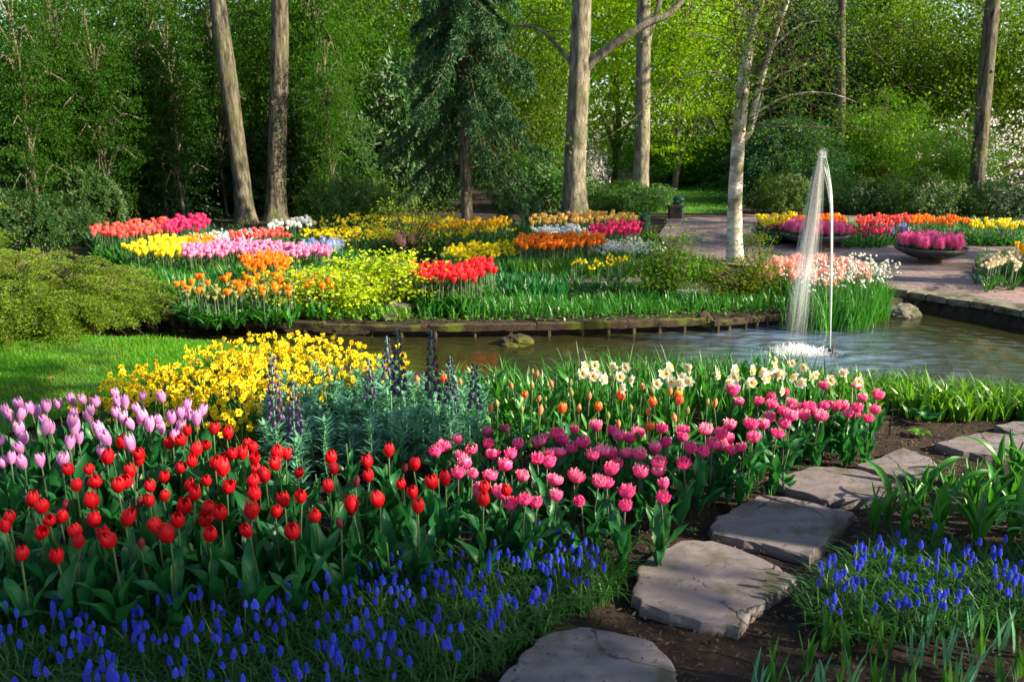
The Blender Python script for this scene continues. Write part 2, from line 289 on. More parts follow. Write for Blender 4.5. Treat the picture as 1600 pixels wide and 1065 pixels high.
def spray_mat(name, a):
    m, nt, out = newmat(name); L = nt.links.new
    p = N(nt, "ShaderNodeBsdfPrincipled"); p.inputs["Base Color"].default_value = (0.93, 0.95, 0.97, 1); p.inputs["Roughness"].default_value = 0.25
    t = N(nt, "ShaderNodeBsdfTranslucent"); t.inputs[0].default_value = (0.95, 0.97, 1, 1)
    ms = N(nt, "ShaderNodeMixShader"); ms.inputs[0].default_value = 0.5; L(p.outputs[0], ms.inputs[1]); L(t.outputs[0], ms.inputs[2])
    tr = N(nt, "ShaderNodeBsdfTransparent"); m2 = N(nt, "ShaderNodeMixShader"); m2.inputs[0].default_value = a; L(tr.outputs[0], m2.inputs[1]); L(ms.outputs[0], m2.inputs[2])
    L(m2.outputs[0], out.inputs[0]); return m
M['jet'] = spray_mat('jet', 0.4); M['veil'] = spray_mat('veil', 0.042); M['foam'] = spray_mat('foam', 0.6)
def paving_mat():
    m, nt, out = newmat('paving'); L = nt.links.new
    tc = N(nt, "ShaderNodeTexCoord"); mp = N(nt, "ShaderNodeMapping"); L(tc.outputs["Object"], mp.inputs[0]); mp.inputs["Rotation"].default_value = (0, 0, 0.25)
    br = N(nt, "ShaderNodeTexBrick"); L(mp.outputs[0], br.inputs[0]); br.inputs["Scale"].default_value = 1.0; br.inputs["Brick Width"].default_value = 0.22; br.inputs["Row Height"].default_value = 0.1
    br.inputs["Mortar Size"].default_value = 0.006; br.inputs["Color1"].default_value = (0.2, 0.135, 0.13, 1); br.inputs["Color2"].default_value = (0.3, 0.215, 0.205, 1); br.inputs["Mortar"].default_value = (0.1, 0.08, 0.07, 1)
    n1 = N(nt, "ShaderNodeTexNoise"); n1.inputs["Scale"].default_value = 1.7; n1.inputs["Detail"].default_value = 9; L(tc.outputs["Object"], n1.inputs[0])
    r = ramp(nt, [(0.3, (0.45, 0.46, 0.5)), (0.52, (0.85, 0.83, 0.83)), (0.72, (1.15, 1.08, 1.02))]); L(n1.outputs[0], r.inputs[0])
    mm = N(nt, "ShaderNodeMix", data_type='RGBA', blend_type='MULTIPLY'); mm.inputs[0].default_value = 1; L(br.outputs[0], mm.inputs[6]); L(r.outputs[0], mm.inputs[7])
    p = N(nt, "ShaderNodeBsdfPrincipled"); L(mm.outputs[2], p.inputs["Base Color"]); p.inputs["Roughness"].default_value = 0.8
    b = N(nt, "ShaderNodeBump"); b.inputs["Strength"].default_value = 0.5; b.inputs["Distance"].default_value = 0.01; L(br.outputs["Fac"], b.inputs["Height"]); b.invert = True; L(b.outputs[0], p.inputs["Normal"])
    L(p.outputs[0], out.inputs[0]); return m
M['paving'] = paving_mat()
M['bowl'] = noisemat('bowl', [(0.3, (0.03, 0.03, 0.033)), (0.7, (0.09, 0.088, 0.09))], 12, 8, 0.6, 0.3, 30)
M['darkgreen'] = noisemat('darkgreen', [(0.3, (0.006, 0.035, 0.03)), (0.7, (0.012, 0.06, 0.05))], 6, 4, 0.4, 0.1)
M['darkwood'] = noisemat('darkwood', [(0.3, (0.025, 0.014, 0.01)), (0.7, (0.07, 0.04, 0.028))], 12, 6, 0.7, 0.4, stretch=(1, 6, 1))
M['black'] = noisemat('black', [(0.3, (0.008, 0.009, 0.008)), (0.7, (0.02, 0.022, 0.02))], 10, 4, 0.5, 0.1)
M['pipe'] = noisemat('pipe', [(0.3, (0.1, 0.05, 0.03)), (0.7, (0.22, 0.13, 0.08))], 20, 6, 0.6, 0.3)
# ------------------------------------------------------------------ ground, pond, plaza
WZ = -0.13
POND = np.vstack([pxpoly([(150, 541), (345, 549), (640, 600), (900, 606), (1250, 606), (1600, 624), (1900, 650), (1900, 570), (1640, 524), (1599, 514),
                          (1500, 496), (1417, 480), (1390, 486), (1330, 496), (1230, 503), (1100, 514), (900, 521), (640, 524), (400, 517), (300, 511), (215, 501), (160, 508)], WZ)])
def build_ground():
    ax = np.concatenate([np.linspace(-160, -30, 14), np.linspace(-27, -8, 20), np.arange(-7.5, 9, 0.08), np.linspace(9.5, 30, 20), np.linspace(36, 160, 12)])
    ay = np.concatenate([np.linspace(-60, 0.5, 22), np.arange(0.8, 11.5, 0.08), np.linspace(12, 40, 40), np.linspace(46, 240, 16)])
    X, Y = np.meshgrid(ax, ay, indexing='ij'); P = np.stack([X.ravel(), Y.ravel()], -1); Z = np.zeros(len(P))
    for i, (x, y) in enumerate(P):
        if abs(x) < 9 and 0.5 < y < 12: Z[i] = -0.016 + 0.016 * mnoise.noise((x * 5, y * 5, 0)) + 0.01 * mnoise.noise((x * 17, y * 17, 3))
        else: Z[i] = -0.016
    ins = inpoly(POND, P); d = polydist(POND, P[ins]); k = np.clip(d / 0.14, 0, 1); Z[ins] -= 0.5 * k * k * (3 - 2 * k)
    o = mk('ground', [(np.column_stack([P, Z]), grid_faces(len(ax), len(ay)))], M['soil'], smooth=True); tag(o, kind='structure')
build_ground()
def sheet(name, poly, z, mat, kind='structure'):
    import bmesh
    bm = bmesh.new(); vs = [bm.verts.new((p[0], p[1], z)) for p in poly]; f = bm.faces.new(vs); bm.normal_update()
    if f.normal.z < 0: f.normal_flip()
    bmesh.ops.triangulate(bm, faces=[f]); me = bpy.data.meshes.new(name); bm.to_mesh(me); bm.free(); me.materials.append(mat)
    return tag(ob(name, me), kind=kind)
wpoly = [POND.mean(0) + (p - POND.mean(0)) * 1.0 for p in POND]
def build_water():                                       # rings run out from where the jet falls back
    ax, ay = np.arange(-6.4, 12, 0.035), np.arange(5.4, 9.7, 0.035); X, Y = np.meshgrid(ax, ay, indexing='ij'); c = gp(1250, 545, WZ); d = np.hypot(X - c[0], Y - c[1])
    Z = WZ + 0.0065 * np.sin(d * 46) * np.exp(-d / 0.75) + 0.0032 * np.sin(d * 23 + 2 * np.sin(np.arctan2(Y - c[1], X - c[0]) * 3)) * np.exp(-d / 2.6)
    Z += 0.0016 * np.sin(X * 17 + Y * 9) * np.sin(Y * 31 - X * 4)
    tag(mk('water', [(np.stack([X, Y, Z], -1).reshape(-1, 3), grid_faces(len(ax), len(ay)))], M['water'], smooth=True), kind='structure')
build_water()
LAWN = np.vstack([pxpoly([(-260, 521), (150, 527), (345, 535), (430, 548), (400, 562), (300, 590), (150, 640), (-60, 700), (-300, 760)], 0.0)])
sheet('lawn', LAWN, 0.012, M['lawn'])
WALLTOP = [gp(x, y, 0.06) for x, y in [(1396, 451), (1450, 459), (1520, 470), (1600, 484), (1760, 515)]]
PLAZA = list(pxpoly([(1395, 449), (1330, 432), (1205, 415), (1120, 408), (1050, 388), (1028, 366), (1042, 346), (1040, 338), (1192, 337)], 0.055)) + \
        [np.array([5.1, 18.5, 0]), np.array([16, 17.0, 0]), np.array([16, 9, 0]), np.array([10.5, 7.2, 0])] + [w + np.array([0.02, 0.05, 0]) for w in WALLTOP[::-1]]
sheet('plaza', PLAZA, 0.03, M['paving'])
sheet('path', pxpoly([(876, 434), (1000, 433), (1004, 440), (880, 442)], 0.02), 0.016, M['paving'])
sheet('path', pxpoly([(1052, 452), (1106, 451), (1108, 459), (1056, 461)], 0.02), 0.02, M['stone'])
BACKLAWN = np.array([[2.6, 18.9], [5.3, 18.9], [9.5, 30], [2, 30]])
sheet('lawn', BACKLAWN, 0.01, M['lawn'])

# grass on the two lawns and moss/ground cover on the island
def grass(name, poly, n, h, w, mat, bend=0.5, pad=None, k=3):
    P = scatter_fast(poly, n); H = R.uniform(0.5, 1.3, len(P)) * h * np.array([1 + 0.55 * mnoise.noise((x * 2.5, y * 2.5, 0.3)) for x, y in P])
    V, F = blades(np.column_stack([P, np.full(len(P), 0.0)]), H, R.uniform(0.2, 1.2, len(P)) * bend, R.uniform(0.7, 1.3, len(P)) * w, R, k=k)
    sel = np.array([mnoise.noise((x * 1.6, y * 1.6, 5.0)) + R.normal() * 0.25 > 0.16 for x, y in P]); F = F.reshape(len(P), -1, 4)
    return tag(mk(name, [(V, [F[~sel].reshape(-1, 4)], 0), (np.zeros((0, 3)), [np.zeros((0, 4), int)], 1), (V[:0], [F[sel].reshape(-1, 4) - len(V)], 1)], [mat, M['grassolive']]), kind='stuff')
def scatter_fast(poly, n):
    poly = np.asarray(poly)[:, :2]; lo, hi = poly.min(0), poly.max(0); out = []; c = 0
    while c < n:
        P = R.uniform(lo, hi, (n * 2, 2)); P = P[inpoly(poly, P)]; out.append(P); c += len(P)
    return np.vstack(out)[:n]
grass('grass', LAWN, 80000, 0.045, 0.0045, M['grass'], 0.7)
grass('grass', BACKLAWN, 9000, 0.07, 0.02, M['grass'], 0.5, k=2)
ISLE = np.vstack([pxpoly([(225, 482), (300, 491), (400, 499), (640, 507), (900, 504), (1100, 497), (1230, 488), (1190, 440), (1010, 420), (700, 420), (420, 420), (260, 440)], 0.0)])
P_ = scatter_fast(ISLE, 9000)
V_, F_ = leaves(np.column_stack([P_, R.uniform(0.005, 0.05, len(P_))]), np.column_stack([R.normal(size=(len(P_), 2)), R.uniform(0, 0.5, len(P_))]), np.array([0, 0, 1.0]) + R.normal(size=(len(P_), 3)) * 0.3, R.uniform(0.02, 0.05, len(P_)), R.uniform(0.015, 0.035, len(P_)))
tag(mk('ground_cover', [(V_, F_)], M['freshleaf']), kind='stuff')

# mulch chips and crumbs on the bare soil
MUL = np.array([[-3.6, 1.6], [3.4, 1.6], [5.5, 5.9], [1.2, 5.9], [-3.8, 4.0]])
P_ = scatter_fast(MUL, 34000)
V_, F_ = leaves(np.column_stack([P_, R.uniform(-0.016, 0.008, len(P_))]), np.column_stack([R.normal(size=(len(P_), 2)), R.normal(size=len(P_)) * 0.25]), np.array([0, 0, 1.0]) + R.normal(size=(len(P_), 3)) * 0.4, R.uniform(0.008, 0.035, len(P_)), R.uniform(0.004, 0.012, len(P_)))
tag(mk('mulch', [(V_, F_)], M['mulch']), kind='stuff')

P_ = np.vstack([scatter_fast(LAWN, 45), scatter_fast(PLAZA, 260)]); Zf = np.concatenate([np.full(45, 0.045), np.full(260, 0.036)])
V_, F_ = leaves(np.column_stack([P_, Zf]), np.column_stack([R.normal(size=(len(P_), 2)), R.normal(size=len(P_)) * 0.2]), np.array([0, 0, 1.0]) + R.normal(size=(len(P_), 3)) * 0.35, R.uniform(0.02, 0.05, len(P_)), R.uniform(0.012, 0.028, len(P_)))
tag(mk('fallen_leaves', [(V_, F_)], M['deadleaf']), kind='stuff')
# ------------------------------------------------------------------ stepping stones
def stone(px, label, z=0.036, th=0.07, mat='stone', name='stepping_stone', cat='stepping stone', group='stepping stones across the soil'):
    o_ = np.array([gp(x, y, z) for x, y in px])[:, :2]; pts = []
    for a, b in zip(o_, np.roll(o_, -1, 0)):
        n = max(2, int(np.linalg.norm(b - a) / 0.035)); nn = np.array([-(b - a)[1], (b - a)[0]]); nn /= max(np.linalg.norm(nn), 1e-6)
        for t in np.arange(n) / n: pts.append(a + (b - a) * t + nn * (R.normal() * 0.003 + 0.005 * math.sin(t * 9 + a[0] * 40)))
    pts = np.array(pts); c = pts.mean(0); rings = []
    for s, zz in [(1.0, -0.03), (1.012, z - th * 0.45), (1.0, z - 0.008), (0.988, z - 0.001), (0.965, z + 0.001), (0.8, z + 0.001), (0.55, z + 0.002), (0.3, z + 0.001), (0.1, z + 0.001)]:
        q = c + (pts - c) * s; zz_ = [zz + 0.004 * mnoise.noise((a * 5, b * 5, 0.5)) * (1 if s < 1 else 0.3) for a, b in q]
        if 0.98 < s: q = q + R.normal(size=q.shape) * 0.0018
        rings.append(np.column_stack([q - c, zz_]))
    V = np.vstack(rings); n = len(pts); k = len(rings); i = np.arange(k - 1)[:, None] * n; j = np.arange(n)[None]; j2 = (j + 1) % n
    F = np.stack([i + j, i + j2, i + n + j2, i + n + j], -1).reshape(-1, 4)
    V = np.vstack([V, [[0, 0, z + 0.004]]]); b = (k - 1) * n; F3 = np.stack([b + np.arange(n), b + (np.arange(n) + 1) % n, np.full(n, len(V) - 1)], -1)
    o = mk(name, [(V, [F, F3])], M[mat], smooth=False); o.location = (*c, 0); tag(o, label, cat, group); return o
STONES = [
 ([(765, 1075), (812, 1025), (850, 990), (905, 977), (960, 984), (1020, 1000), (1052, 1030), (1060, 1070), (1030, 1125), (900, 1150), (790, 1130)], 'grey flagstone at the near end of the stepping stone line, beside the blue grape hyacinths'),
 ([(989, 928), (998, 885), (1022, 866), (1062, 844), (1112, 843), (1172, 862), (1249, 902), (1190, 940), (1155, 978), (1095, 972), (1004, 941)], 'broad grey flagstone with a broken lower edge, between the nearest slab and the squarish one'),
 ([(1108, 822), (1122, 806), (1150, 790), (1190, 772), (1228, 775), (1336, 800), (1292, 845), (1266, 869), (1215, 855), (1112, 832)], 'squarish grey flagstone with a thick front edge in the middle of the stepping stones'),
 ([(1203, 749), (1270, 727), (1335, 732), (1408, 753), (1418, 768), (1370, 780), (1290, 779), (1222, 758)], 'flat pale flagstone beyond the squarish one, its right end under tulip leaves'),
 ([(1338, 727), (1412, 699), (1450, 712), (1470, 735), (1440, 749), (1395, 742)], 'small pointed flagstone behind the green tulip leaves, fifth along the line'),
 ([(1462, 692), (1500, 682), (1540, 674), (1605, 682), (1640, 700), (1600, 714), (1505, 706)], 'wide flagstone half hidden by tulip leaf tips near the right edge'),
 ([(1556, 664), (1590, 656), (1650, 655), (1680, 668), (1640, 682), (1590, 681)], 'farthest flagstone of the stepping stones, cut by the right edge of the picture'),
]
for px, lab in STONES: stone(px, lab)
Q_ = np.vstack([scatter_fast(pxpoly(px, 0.036), 60) for px, _ in STONES]); V_, F_ = leaves(np.column_stack([Q_, np.full(len(Q_), 0.0415)]), np.column_stack([R.normal(size=(len(Q_), 2)), R.normal(size=len(Q_)) * 0.1]), np.array([0, 0, 1.0]) + R.normal(size=(len(Q_), 3)) * 0.2, R.uniform(0.005, 0.022, len(Q_)), R.uniform(0.003, 0.008, len(Q_)))
tag(mk('litter', [(V_, F_)], M['mulch']), kind='stuff')
def boulder(name, px, py, z, r, mat, label, cat, sq=0.6):
    import bmesh
    bm = bmesh.new(); bmesh.ops.create_icosphere(bm, subdivisions=4, radius=1)
    for v in bm.verts:
        c = v.co.copy(); d = 1 + 0.35 * mnoise.noise(c * 1.3 + Vector((px, py, 0))) + 0.13 * mnoise.noise(c * 4 + Vector((px, 0, 0))); v.co = Vector((c.x * r[0], c.y * r[1], c.z * r[2] * (1 if c.z > 0 else 0.6))) * d
    me = bpy.data.meshes.new(name); bm.to_mesh(me); bm.free(); me.materials.append(M[mat]); o = ob(name, me); g = gp(px, py, z); o.location = g; return tag(o, label, cat)
boulder('rock', 625, 488, 0.0, (0.16, 0.12, 0.12), 'rock', 'pale weathered rock beside the yellow-green maple on the pond bank', 'rock')
boulder('rock', 612, 497, 0.0, (0.1, 0.08, 0.05), 'rock', 'small flat tan rock in front of the pale weathered rock', 'rock')
boulder('mossy_stone', 806, 537, WZ, (0.17, 0.12, 0.09), 'mosswood', 'mossy lump standing in the water against the timber edging', 'stone')
boulder('rock', 1405, 492, WZ, (0.22, 0.16, 0.12), 'wallstone', 'dark rock in the water at the corner of the stone wall', 'rock')
boulder('rock', 1100, 503, -0.05, (0.09, 0.08, 0.1), 'mosswood', 'mossy block where the timber edging bends under the birch', 'rock')

# ------------------------------------------------------------------ timber edging of the island: boards on short posts
def box(c, hx, hy, hz, ang=0.0, rng=None, j=0.0):
    V = np.array([[x, y, z] for x in (-1, 1) for y in (-1, 1) for z in (-1, 1)], float) * [hx, hy, hz]
    if rng is not None: V += rng.normal(size=V.shape) * j
    ca, sa = math.cos(ang), math.sin(ang); V = np.column_stack([V[:, 0] * ca - V[:, 1] * sa, V[:, 0] * sa + V[:, 1] * ca, V[:, 2]]) + c
    return V, np.array([[0, 1, 3, 2], [4, 6, 7, 5], [0, 4, 5, 1], [2, 3, 7, 6], [0, 2, 6, 4], [1, 5, 7, 3]])
EDGE = spline([gp(x, y, 0.0)[:2] for x, y in [(212, 484), (300, 491), (400, 499), (640, 506), (900, 503), (1100, 497)]], 97)
EDGE2 = spline([gp(x, y, 0.0)[:2] for x, y in [(1112, 499), (1180, 492), (1240, 488), (1330, 484)]], 40)
def edging(line, name, label, step, posts):
    t = thing(name, label, 'pond edging')
    for a in range(0, len(line) - 1, step):
        q = line[a:min(a + step + 1, len(line))]; d = nrm(np.gradient(q, axis=0)); n = np.column_stack([d[:, 1], -d[:, 0]])
        top, bot, m = R.uniform(-0.008, 0.012), -0.062, len(q); prof = [(0.0, bot), (0.055, bot), (0.06, top - 0.01), (0.05, top), (0.0, top)]
        V = np.vstack([np.column_stack([q + n * (o + R.normal(size=(m, 1)) * 0.004), np.full(m, z) + R.normal(size=m) * 0.003]) for o, z in prof])
        F = [[p * m + i, p * m + i + 1, ((p + 1) % 5) * m + i + 1, ((p + 1) % 5) * m + i] for p in range(5) for i in range(m - 1)]
        caps = [[p * m for p in range(5)], [p * m + m - 1 for p in range(4, -1, -1)]]
        mk('board', [(V, [np.array(F), np.array(caps)])], M['mosswood'], t)
    for i in range(1, len(line) - 1, posts):
        d = line[i + 1] - line[i]; g = np.array([d[1], -d[0]]) / np.linalg.norm(d)
        c = line[i] + g * R.uniform(0.01, 0.035) + d * R.uniform(-0.6, 0.6); pr = R.uniform(0.018, 0.034); V, F = tube([[*c, -0.5], [*c, -0.2], [*(c + g * 0.003), -0.063]], [pr, pr, pr * 0.9], 8, rng=R, bump=0.06); mk('post', [(V, F)], M['mosswood'], t)
edging(EDGE, 'timber_edging', 'long curved mossy timber edging on short posts along the far bank of the pond', 12, 4)
edging(EDGE2, 'timber_edging', 'short mossy timber edging beside the white snowflake clump by the fountain', 13, 4)

# ------------------------------------------------------------------ stone wall between pond and plaza
def stone_wall():
    t = thing('stone_wall', 'low weathered stone wall holding the paved plaza above the pond', 'wall')
    L_ = spline([w[:2] for w in WALLTOP], 9)
    for a, b in zip(L_[:-1], L_[1:]):
        d = b - a; l = np.linalg.norm(d); ang = math.atan2(d[1], d[0]); n = np.array([d[1], -d[0]]) / l
        V, F = slab(l - 0.012, 0.34, 0.075, 0.012); ca, sa = math.cos(ang), math.sin(ang); c = (a + b) / 2 - n * 0.12
        V = np.column_stack([V[:, 0] * ca - V[:, 1] * sa + c[0], V[:, 0] * sa + V[:, 1] * ca + c[1], V[:, 2] + 0.025]); mk('capstone', [(V, F)], M['wallstone'], t)
        parts = []
        for row in range(4):
            x = -l / 2 + (0.1 if row % 2 else 0) - 0.001
            while x < l / 2:
                w = R.uniform(0.14, 0.26); V, F = slab(min(w, l / 2 - x) - 0.008, 0.22, 0.075, 0.01); dd = R.uniform(-0.012, 0.012); xx = x + w / 2
                V = np.column_stack([(V[:, 0] + xx) * ca - (V[:, 1] + dd) * sa, (V[:, 0] + xx) * sa + (V[:, 1] + dd) * ca, V[:, 2] - 0.055 - row * 0.083]) + np.array([*((a + b) / 2 - n * 0.1), 0]); parts.append((V, F)); x += w
        mk('stonework', parts, M['wallstone'], t)
def slab(lx, ly, lz, r):                                 # rough block with chipped edges
    import bmesh
    bm = bmesh.new(); bmesh.ops.create_cube(bm, size=1)
    for v in bm.verts: v.co = Vector((v.co.x * lx, v.co.y * ly, v.co.z * lz)) + Vector(R.normal(size=3) * 0.004)
    bmesh.ops.bevel(bm, geom=bm.edges[:], offset=min(r, lz * 0.3), segments=2, affect='EDGES', profile=0.6)
    for v in bm.verts: v.co += Vector(R.normal(size=3) * 0.0022)
    bm.verts.index_update(); bmesh.ops.triangulate(bm, faces=bm.faces[:])
    V = np.array([v.co[:] for v in bm.verts]); F = np.array([[v.index for v in f.verts] for f in bm.faces]); bm.free(); return V, F
stone_wall()
# ------------------------------------------------------------------ flower parts (unlinked meshes shared by the plants)
def petal_patch(rfun, wfun, zfun, phi, nu=7, nv=5, wav=0.0, rng=None):
    u = np.linspace(0, 1, nu)[:, None]; v = np.linspace(-1, 1, nv)[None, :]
    a = phi + v * wfun(u); r = rfun(u) * (1 - 0.06 * v * v * (u > 0.3)) + 0 * v; z = zfun(u) - 0.10 * zfun(np.array(1.0)) * (v * v) * (u ** 3)
    if wav and rng is not None:
        w = rng.normal(size=(nu, nv)) * wav * (u ** 2); r = r + w; z = z + rng.normal(size=(nu, nv)) * wav * 0.7 * u ** 2
    V = np.stack([r * np.cos(a), r * np.sin(a), z + 0 * v], -1).reshape(-1, 3); return V, grid_faces(nu, nv)
def join_petals(P, d):                                   # petals grown together at the base of the flower
    V = [np.array([[0, 0, -d * 0.3]])]; T, Q, off = [], [], 1
    for W_, F in P:
        nv = F[0][3] - F[0][0] if F[0][3] > F[0][0] else F[0][2] - F[0][1]; W_ = np.asarray(W_); V.append(W_); T += [[0, off + j + 1, off + j] for j in range(nv - 1)]; Q.append(F + off); off += len(W_)
    return np.vstack(V), [np.array(T), np.vstack(Q)]
def bowlf(u, k=2.3): return 0.1 + 0.9 * np.sin(np.clip(u * k, 0, 1.5708)) ** 0.75
def tulip_head(kind, mat, rng, h=0.062, r=0.027):
    P = []; opn = rng.uniform(0.26, 0.72)
    if kind == 'closed':
        for k in range(6):
            s = 1.0 if k % 2 else 0.9; top = opn + rng.uniform(-0.08, 0.08); hh = h * rng.uniform(0.94, 1.06)
            P.append(petal_patch(lambda u: r * s * bowlf(u) * (1 - (1 - top) * np.clip((u - 0.5) / 0.5, 0, 1) ** 1.8),
                                 lambda u: 0.8 * np.sqrt(np.clip(1 - u ** 5, 0.02, 1)), lambda u: hh * u ** 1.15, k * PI / 3 + rng.normal() * 0.06))
    elif kind == 'lilac':
        for k in range(6):
            s = 1.0 if k % 2 else 0.9; top = rng.uniform(0.45, 0.8); hh = h * rng.uniform(0.95, 1.08)
            P.append(petal_patch(lambda u: r * s * bowlf(u, 2.1) * (1 - (1 - top) * np.clip((u - 0.45) / 0.55, 0, 1) ** 2),
                                 lambda u: 0.78 * np.sqrt(np.clip(1 - u ** 4, 0.02, 1)), lambda u: hh * u ** 1.1, k * PI / 3 + rng.normal() * 0.06))
    elif kind == 'double':
        for ring, (n, rs, hs) in enumerate([(6, 1.12, 0.8), (6, 0.98, 0.93), (6, 0.74, 1.02), (5, 0.46, 1.04), (3, 0.22, 0.98)]):
            for k in range(n):
                op = rng.uniform(0.85, 1.2); hh = h * hs * rng.uniform(0.9, 1.06)
                P.append(petal_patch(lambda u: r * rs * bowlf(u, 2.4) * (1 + (op - 1) * u ** 2),
                                     lambda u: (0.62 if ring < 3 else 0.9) * np.sqrt(np.clip(1 - u ** 5, 0.06, 1)), lambda u: hh * u ** 0.9, k * 2 * PI / n + ring * 0.5 + rng.normal() * 0.1, 6, 5, 0.0022, rng))
    elif kind == 'bud':
        for k in range(5):
            P.append(petal_patch(lambda u: r * 0.55 * (0.3 + np.sin(np.clip(u * 2.6, 0, PI)) * 0.8) * (1 - 0.9 * u ** 3), lambda u: 0.8 * np.sqrt(np.clip(1 - u ** 4, 0.003, 1)), lambda u: h * u, k * 2 * PI / 5, 6, 4))
    elif kind == 'lily':                                  # pointed, flared
        for k in range(6):
            P.append(petal_patch(lambda u: r * (0.25 + 0.65 * np.sin(np.clip(u * 2.4, 0, 2.2)) + 0.9 * u ** 4), lambda u: 0.62 * (1 - u ** 2) + 0.02, lambda u: h * 1.15 * u - 0 * u, k * PI / 3, 6, 3))
    return mk('flower_head', [join_petals(P, r * 0.25)], mat, smooth=True, link=False)
def stem_mesh(h, r, mat, rng, lean=0.02, name='stem'):
    P = spline([[0, 0, -0.02], [rng.normal() * lean * 0.4, rng.normal() * lean * 0.4, h * 0.5], [0, 0, h]], 6); V, F = tube(P, np.linspace(r * 1.25, r, 6), 6); return mk(name, [(V, F)], M[mat], smooth=True, link=False)
def leaf_geom(L, w, rng, arch=0.5, nu=10, nv=5, wav=0.006, stand=0.5, chan=0.5):
    u = np.linspace(0, 1, nu)[:, None]; v = np.linspace(-1, 1, nv)[None, :]
    wd = w * 0.5 * (0.42 * (1 - u) ** 2 + np.sin(PI * np.clip(u, 0, 1) ** 0.8) ** 0.75 * 0.95) + 0.001
    el = math.atan2(1, stand) ; th = el - arch * (u ** 1.6) * 1.7; ds = L / (nu - 1)
    x = np.cumsum(np.cos(th) * ds, 0) - np.cos(th[0]) * ds; z = np.cumsum(np.sin(th) * ds, 0) - np.sin(th[0]) * ds
    nx, nz = -np.sin(th), np.cos(th); ch = chan * wd * (v ** 2) * (1 - 0.5 * u); ph = rng.uniform(0, 6)
    wv = wav * np.sin(u * 11 + ph + v * 1.5) * np.abs(v) * np.sin(PI * u)
    X = x + nx * (ch + wv); Z = z + nz * (ch + wv); Yv = v * wd * (1 - 0.15 * chan) + 0.012 * np.sin(u * 3 + ph) * u
    return np.stack([X + 0 * v, Yv, Z + 0 * v], -1).reshape(-1, 3), grid_faces(nu, nv)
def leaf_mesh(mat, rng, L=0.26, w=0.065, **k):
    V, F = leaf_geom(L, w, rng, **k); return mk('leaf', [(V, F)], M[mat], smooth=True, link=False)

TL = {m: [leaf_mesh(m, R, R.uniform(0.18, 0.27), R.uniform(0.036, 0.066), arch=a, stand=s, wav=0.011, nu=14) for a, s in [(0.2, 0.22), (0.4, 0.3), (0.6, 0.36), (0.3, 0.2), (0.85, 0.45), (0.12, 0.18), (0.3, 0.3), (0.5, 0.25)]] for m in ('tleaf', 'tleaf2')}
STEMS = {m: [stem_mesh(0.36, 0.0038, m, R) for _ in range(3)] for m in ('stem', 'stemred')}

def tulip(head, g, hz, label, group, stem, leafset, nleaf, name, hs=1.0, lean=0.17, cat='tulip'):
    """one tulip: an Empty at the bulb that parents stem, flower head and leaves"""
    t = thing(name, label, cat, (g[0], g[1], -0.01), R.uniform(0, 6.28), group)
    s = ob('stem', stem[R.integers(len(stem))], t); k = hz / 0.36; s.scale = (1, 1, k)
    if head is not None:
        f = ob('flower_head', head[R.integers(len(head))], t); f.location = (0, 0, hz - 0.004); f.rotation_euler = (R.normal() * lean, R.normal() * lean, R.uniform(0, 6.28)); q = hs * R.uniform(0.8, 1.14); f.scale = (q, q, q * R.uniform(0.94, 1.08))
    a0 = R.uniform(0, 6.28)
    for i in range(nleaf):
        l = ob('leaf', leafset[R.integers(len(leafset))], t); l.rotation_euler = (R.normal() * 0.1, R.normal() * 0.1, a0 + i * 2.3 + R.normal() * 0.3); q = k * R.uniform(0.85, 1.2); l.scale = (q,) * 3; l.location = (0, 0, 0.01 + 0.035 * i * R.uniform(0.4, 1.3))
    return t
def z2(pts, ox, oy, f): return [(ox + x * f, oy + y * f) for x, y in pts]
A, B, Cc, D = (0, 660, .3803), (530, 660, .3803), (1060, 330, .3755), (0, 330, .3755)
E = (530, 330, .3755)
RED = z2([(505,78),(875,18),(930,42),(770,25),(752,62),(697,78),(848,78),(797,110),(788,152),(437,140),(580,122),(563,148),(545,188),(285,182),(370,177),(312,248),(395,238),(483,252),(515,232),(667,212),(740,175),(617,250),(668,287),(615,305),(775,250),(797,285),(850,225),(882,160),(912,190),(930,255),(925,133),(955,118),(990,122),(1015,80),(1040,90),(1040,140),(1135,120),(1173,122),(1135,162),(1060,188),(1090,213),(1033,232),(1047,287),(1222,192),(1360,140),(1378,178),(1354,252),(1238,293),(1168,312),(1130,355),(1297,374),(1204,440),(1032,362),(1023,430),(908,363),(843,340),(840,390),(858,447),(752,343),(730,395),(697,450),(647,412),(512,387),(387,393),(380,318),(173,338),(123,312),(245,377),(198,383),(160,436),(35,375),(20,413),(82,528),(232,540),(318,440),(322,477),(437,440),(458,470),(-60,440),(-90,500)], *A) + \
      z2([(203,110),(120,155),(123,210),(305,167),(257,240),(308,275),(323,337),(55,337),(167,310),(385,240),(437,225),(600,262),(592,305),(690,262)], *B)
REDBUD = z2([(575,478),(545,340),(570,310),(270,328),(1400,398)], *A) + z2([(65,230),(262,172)], *B)
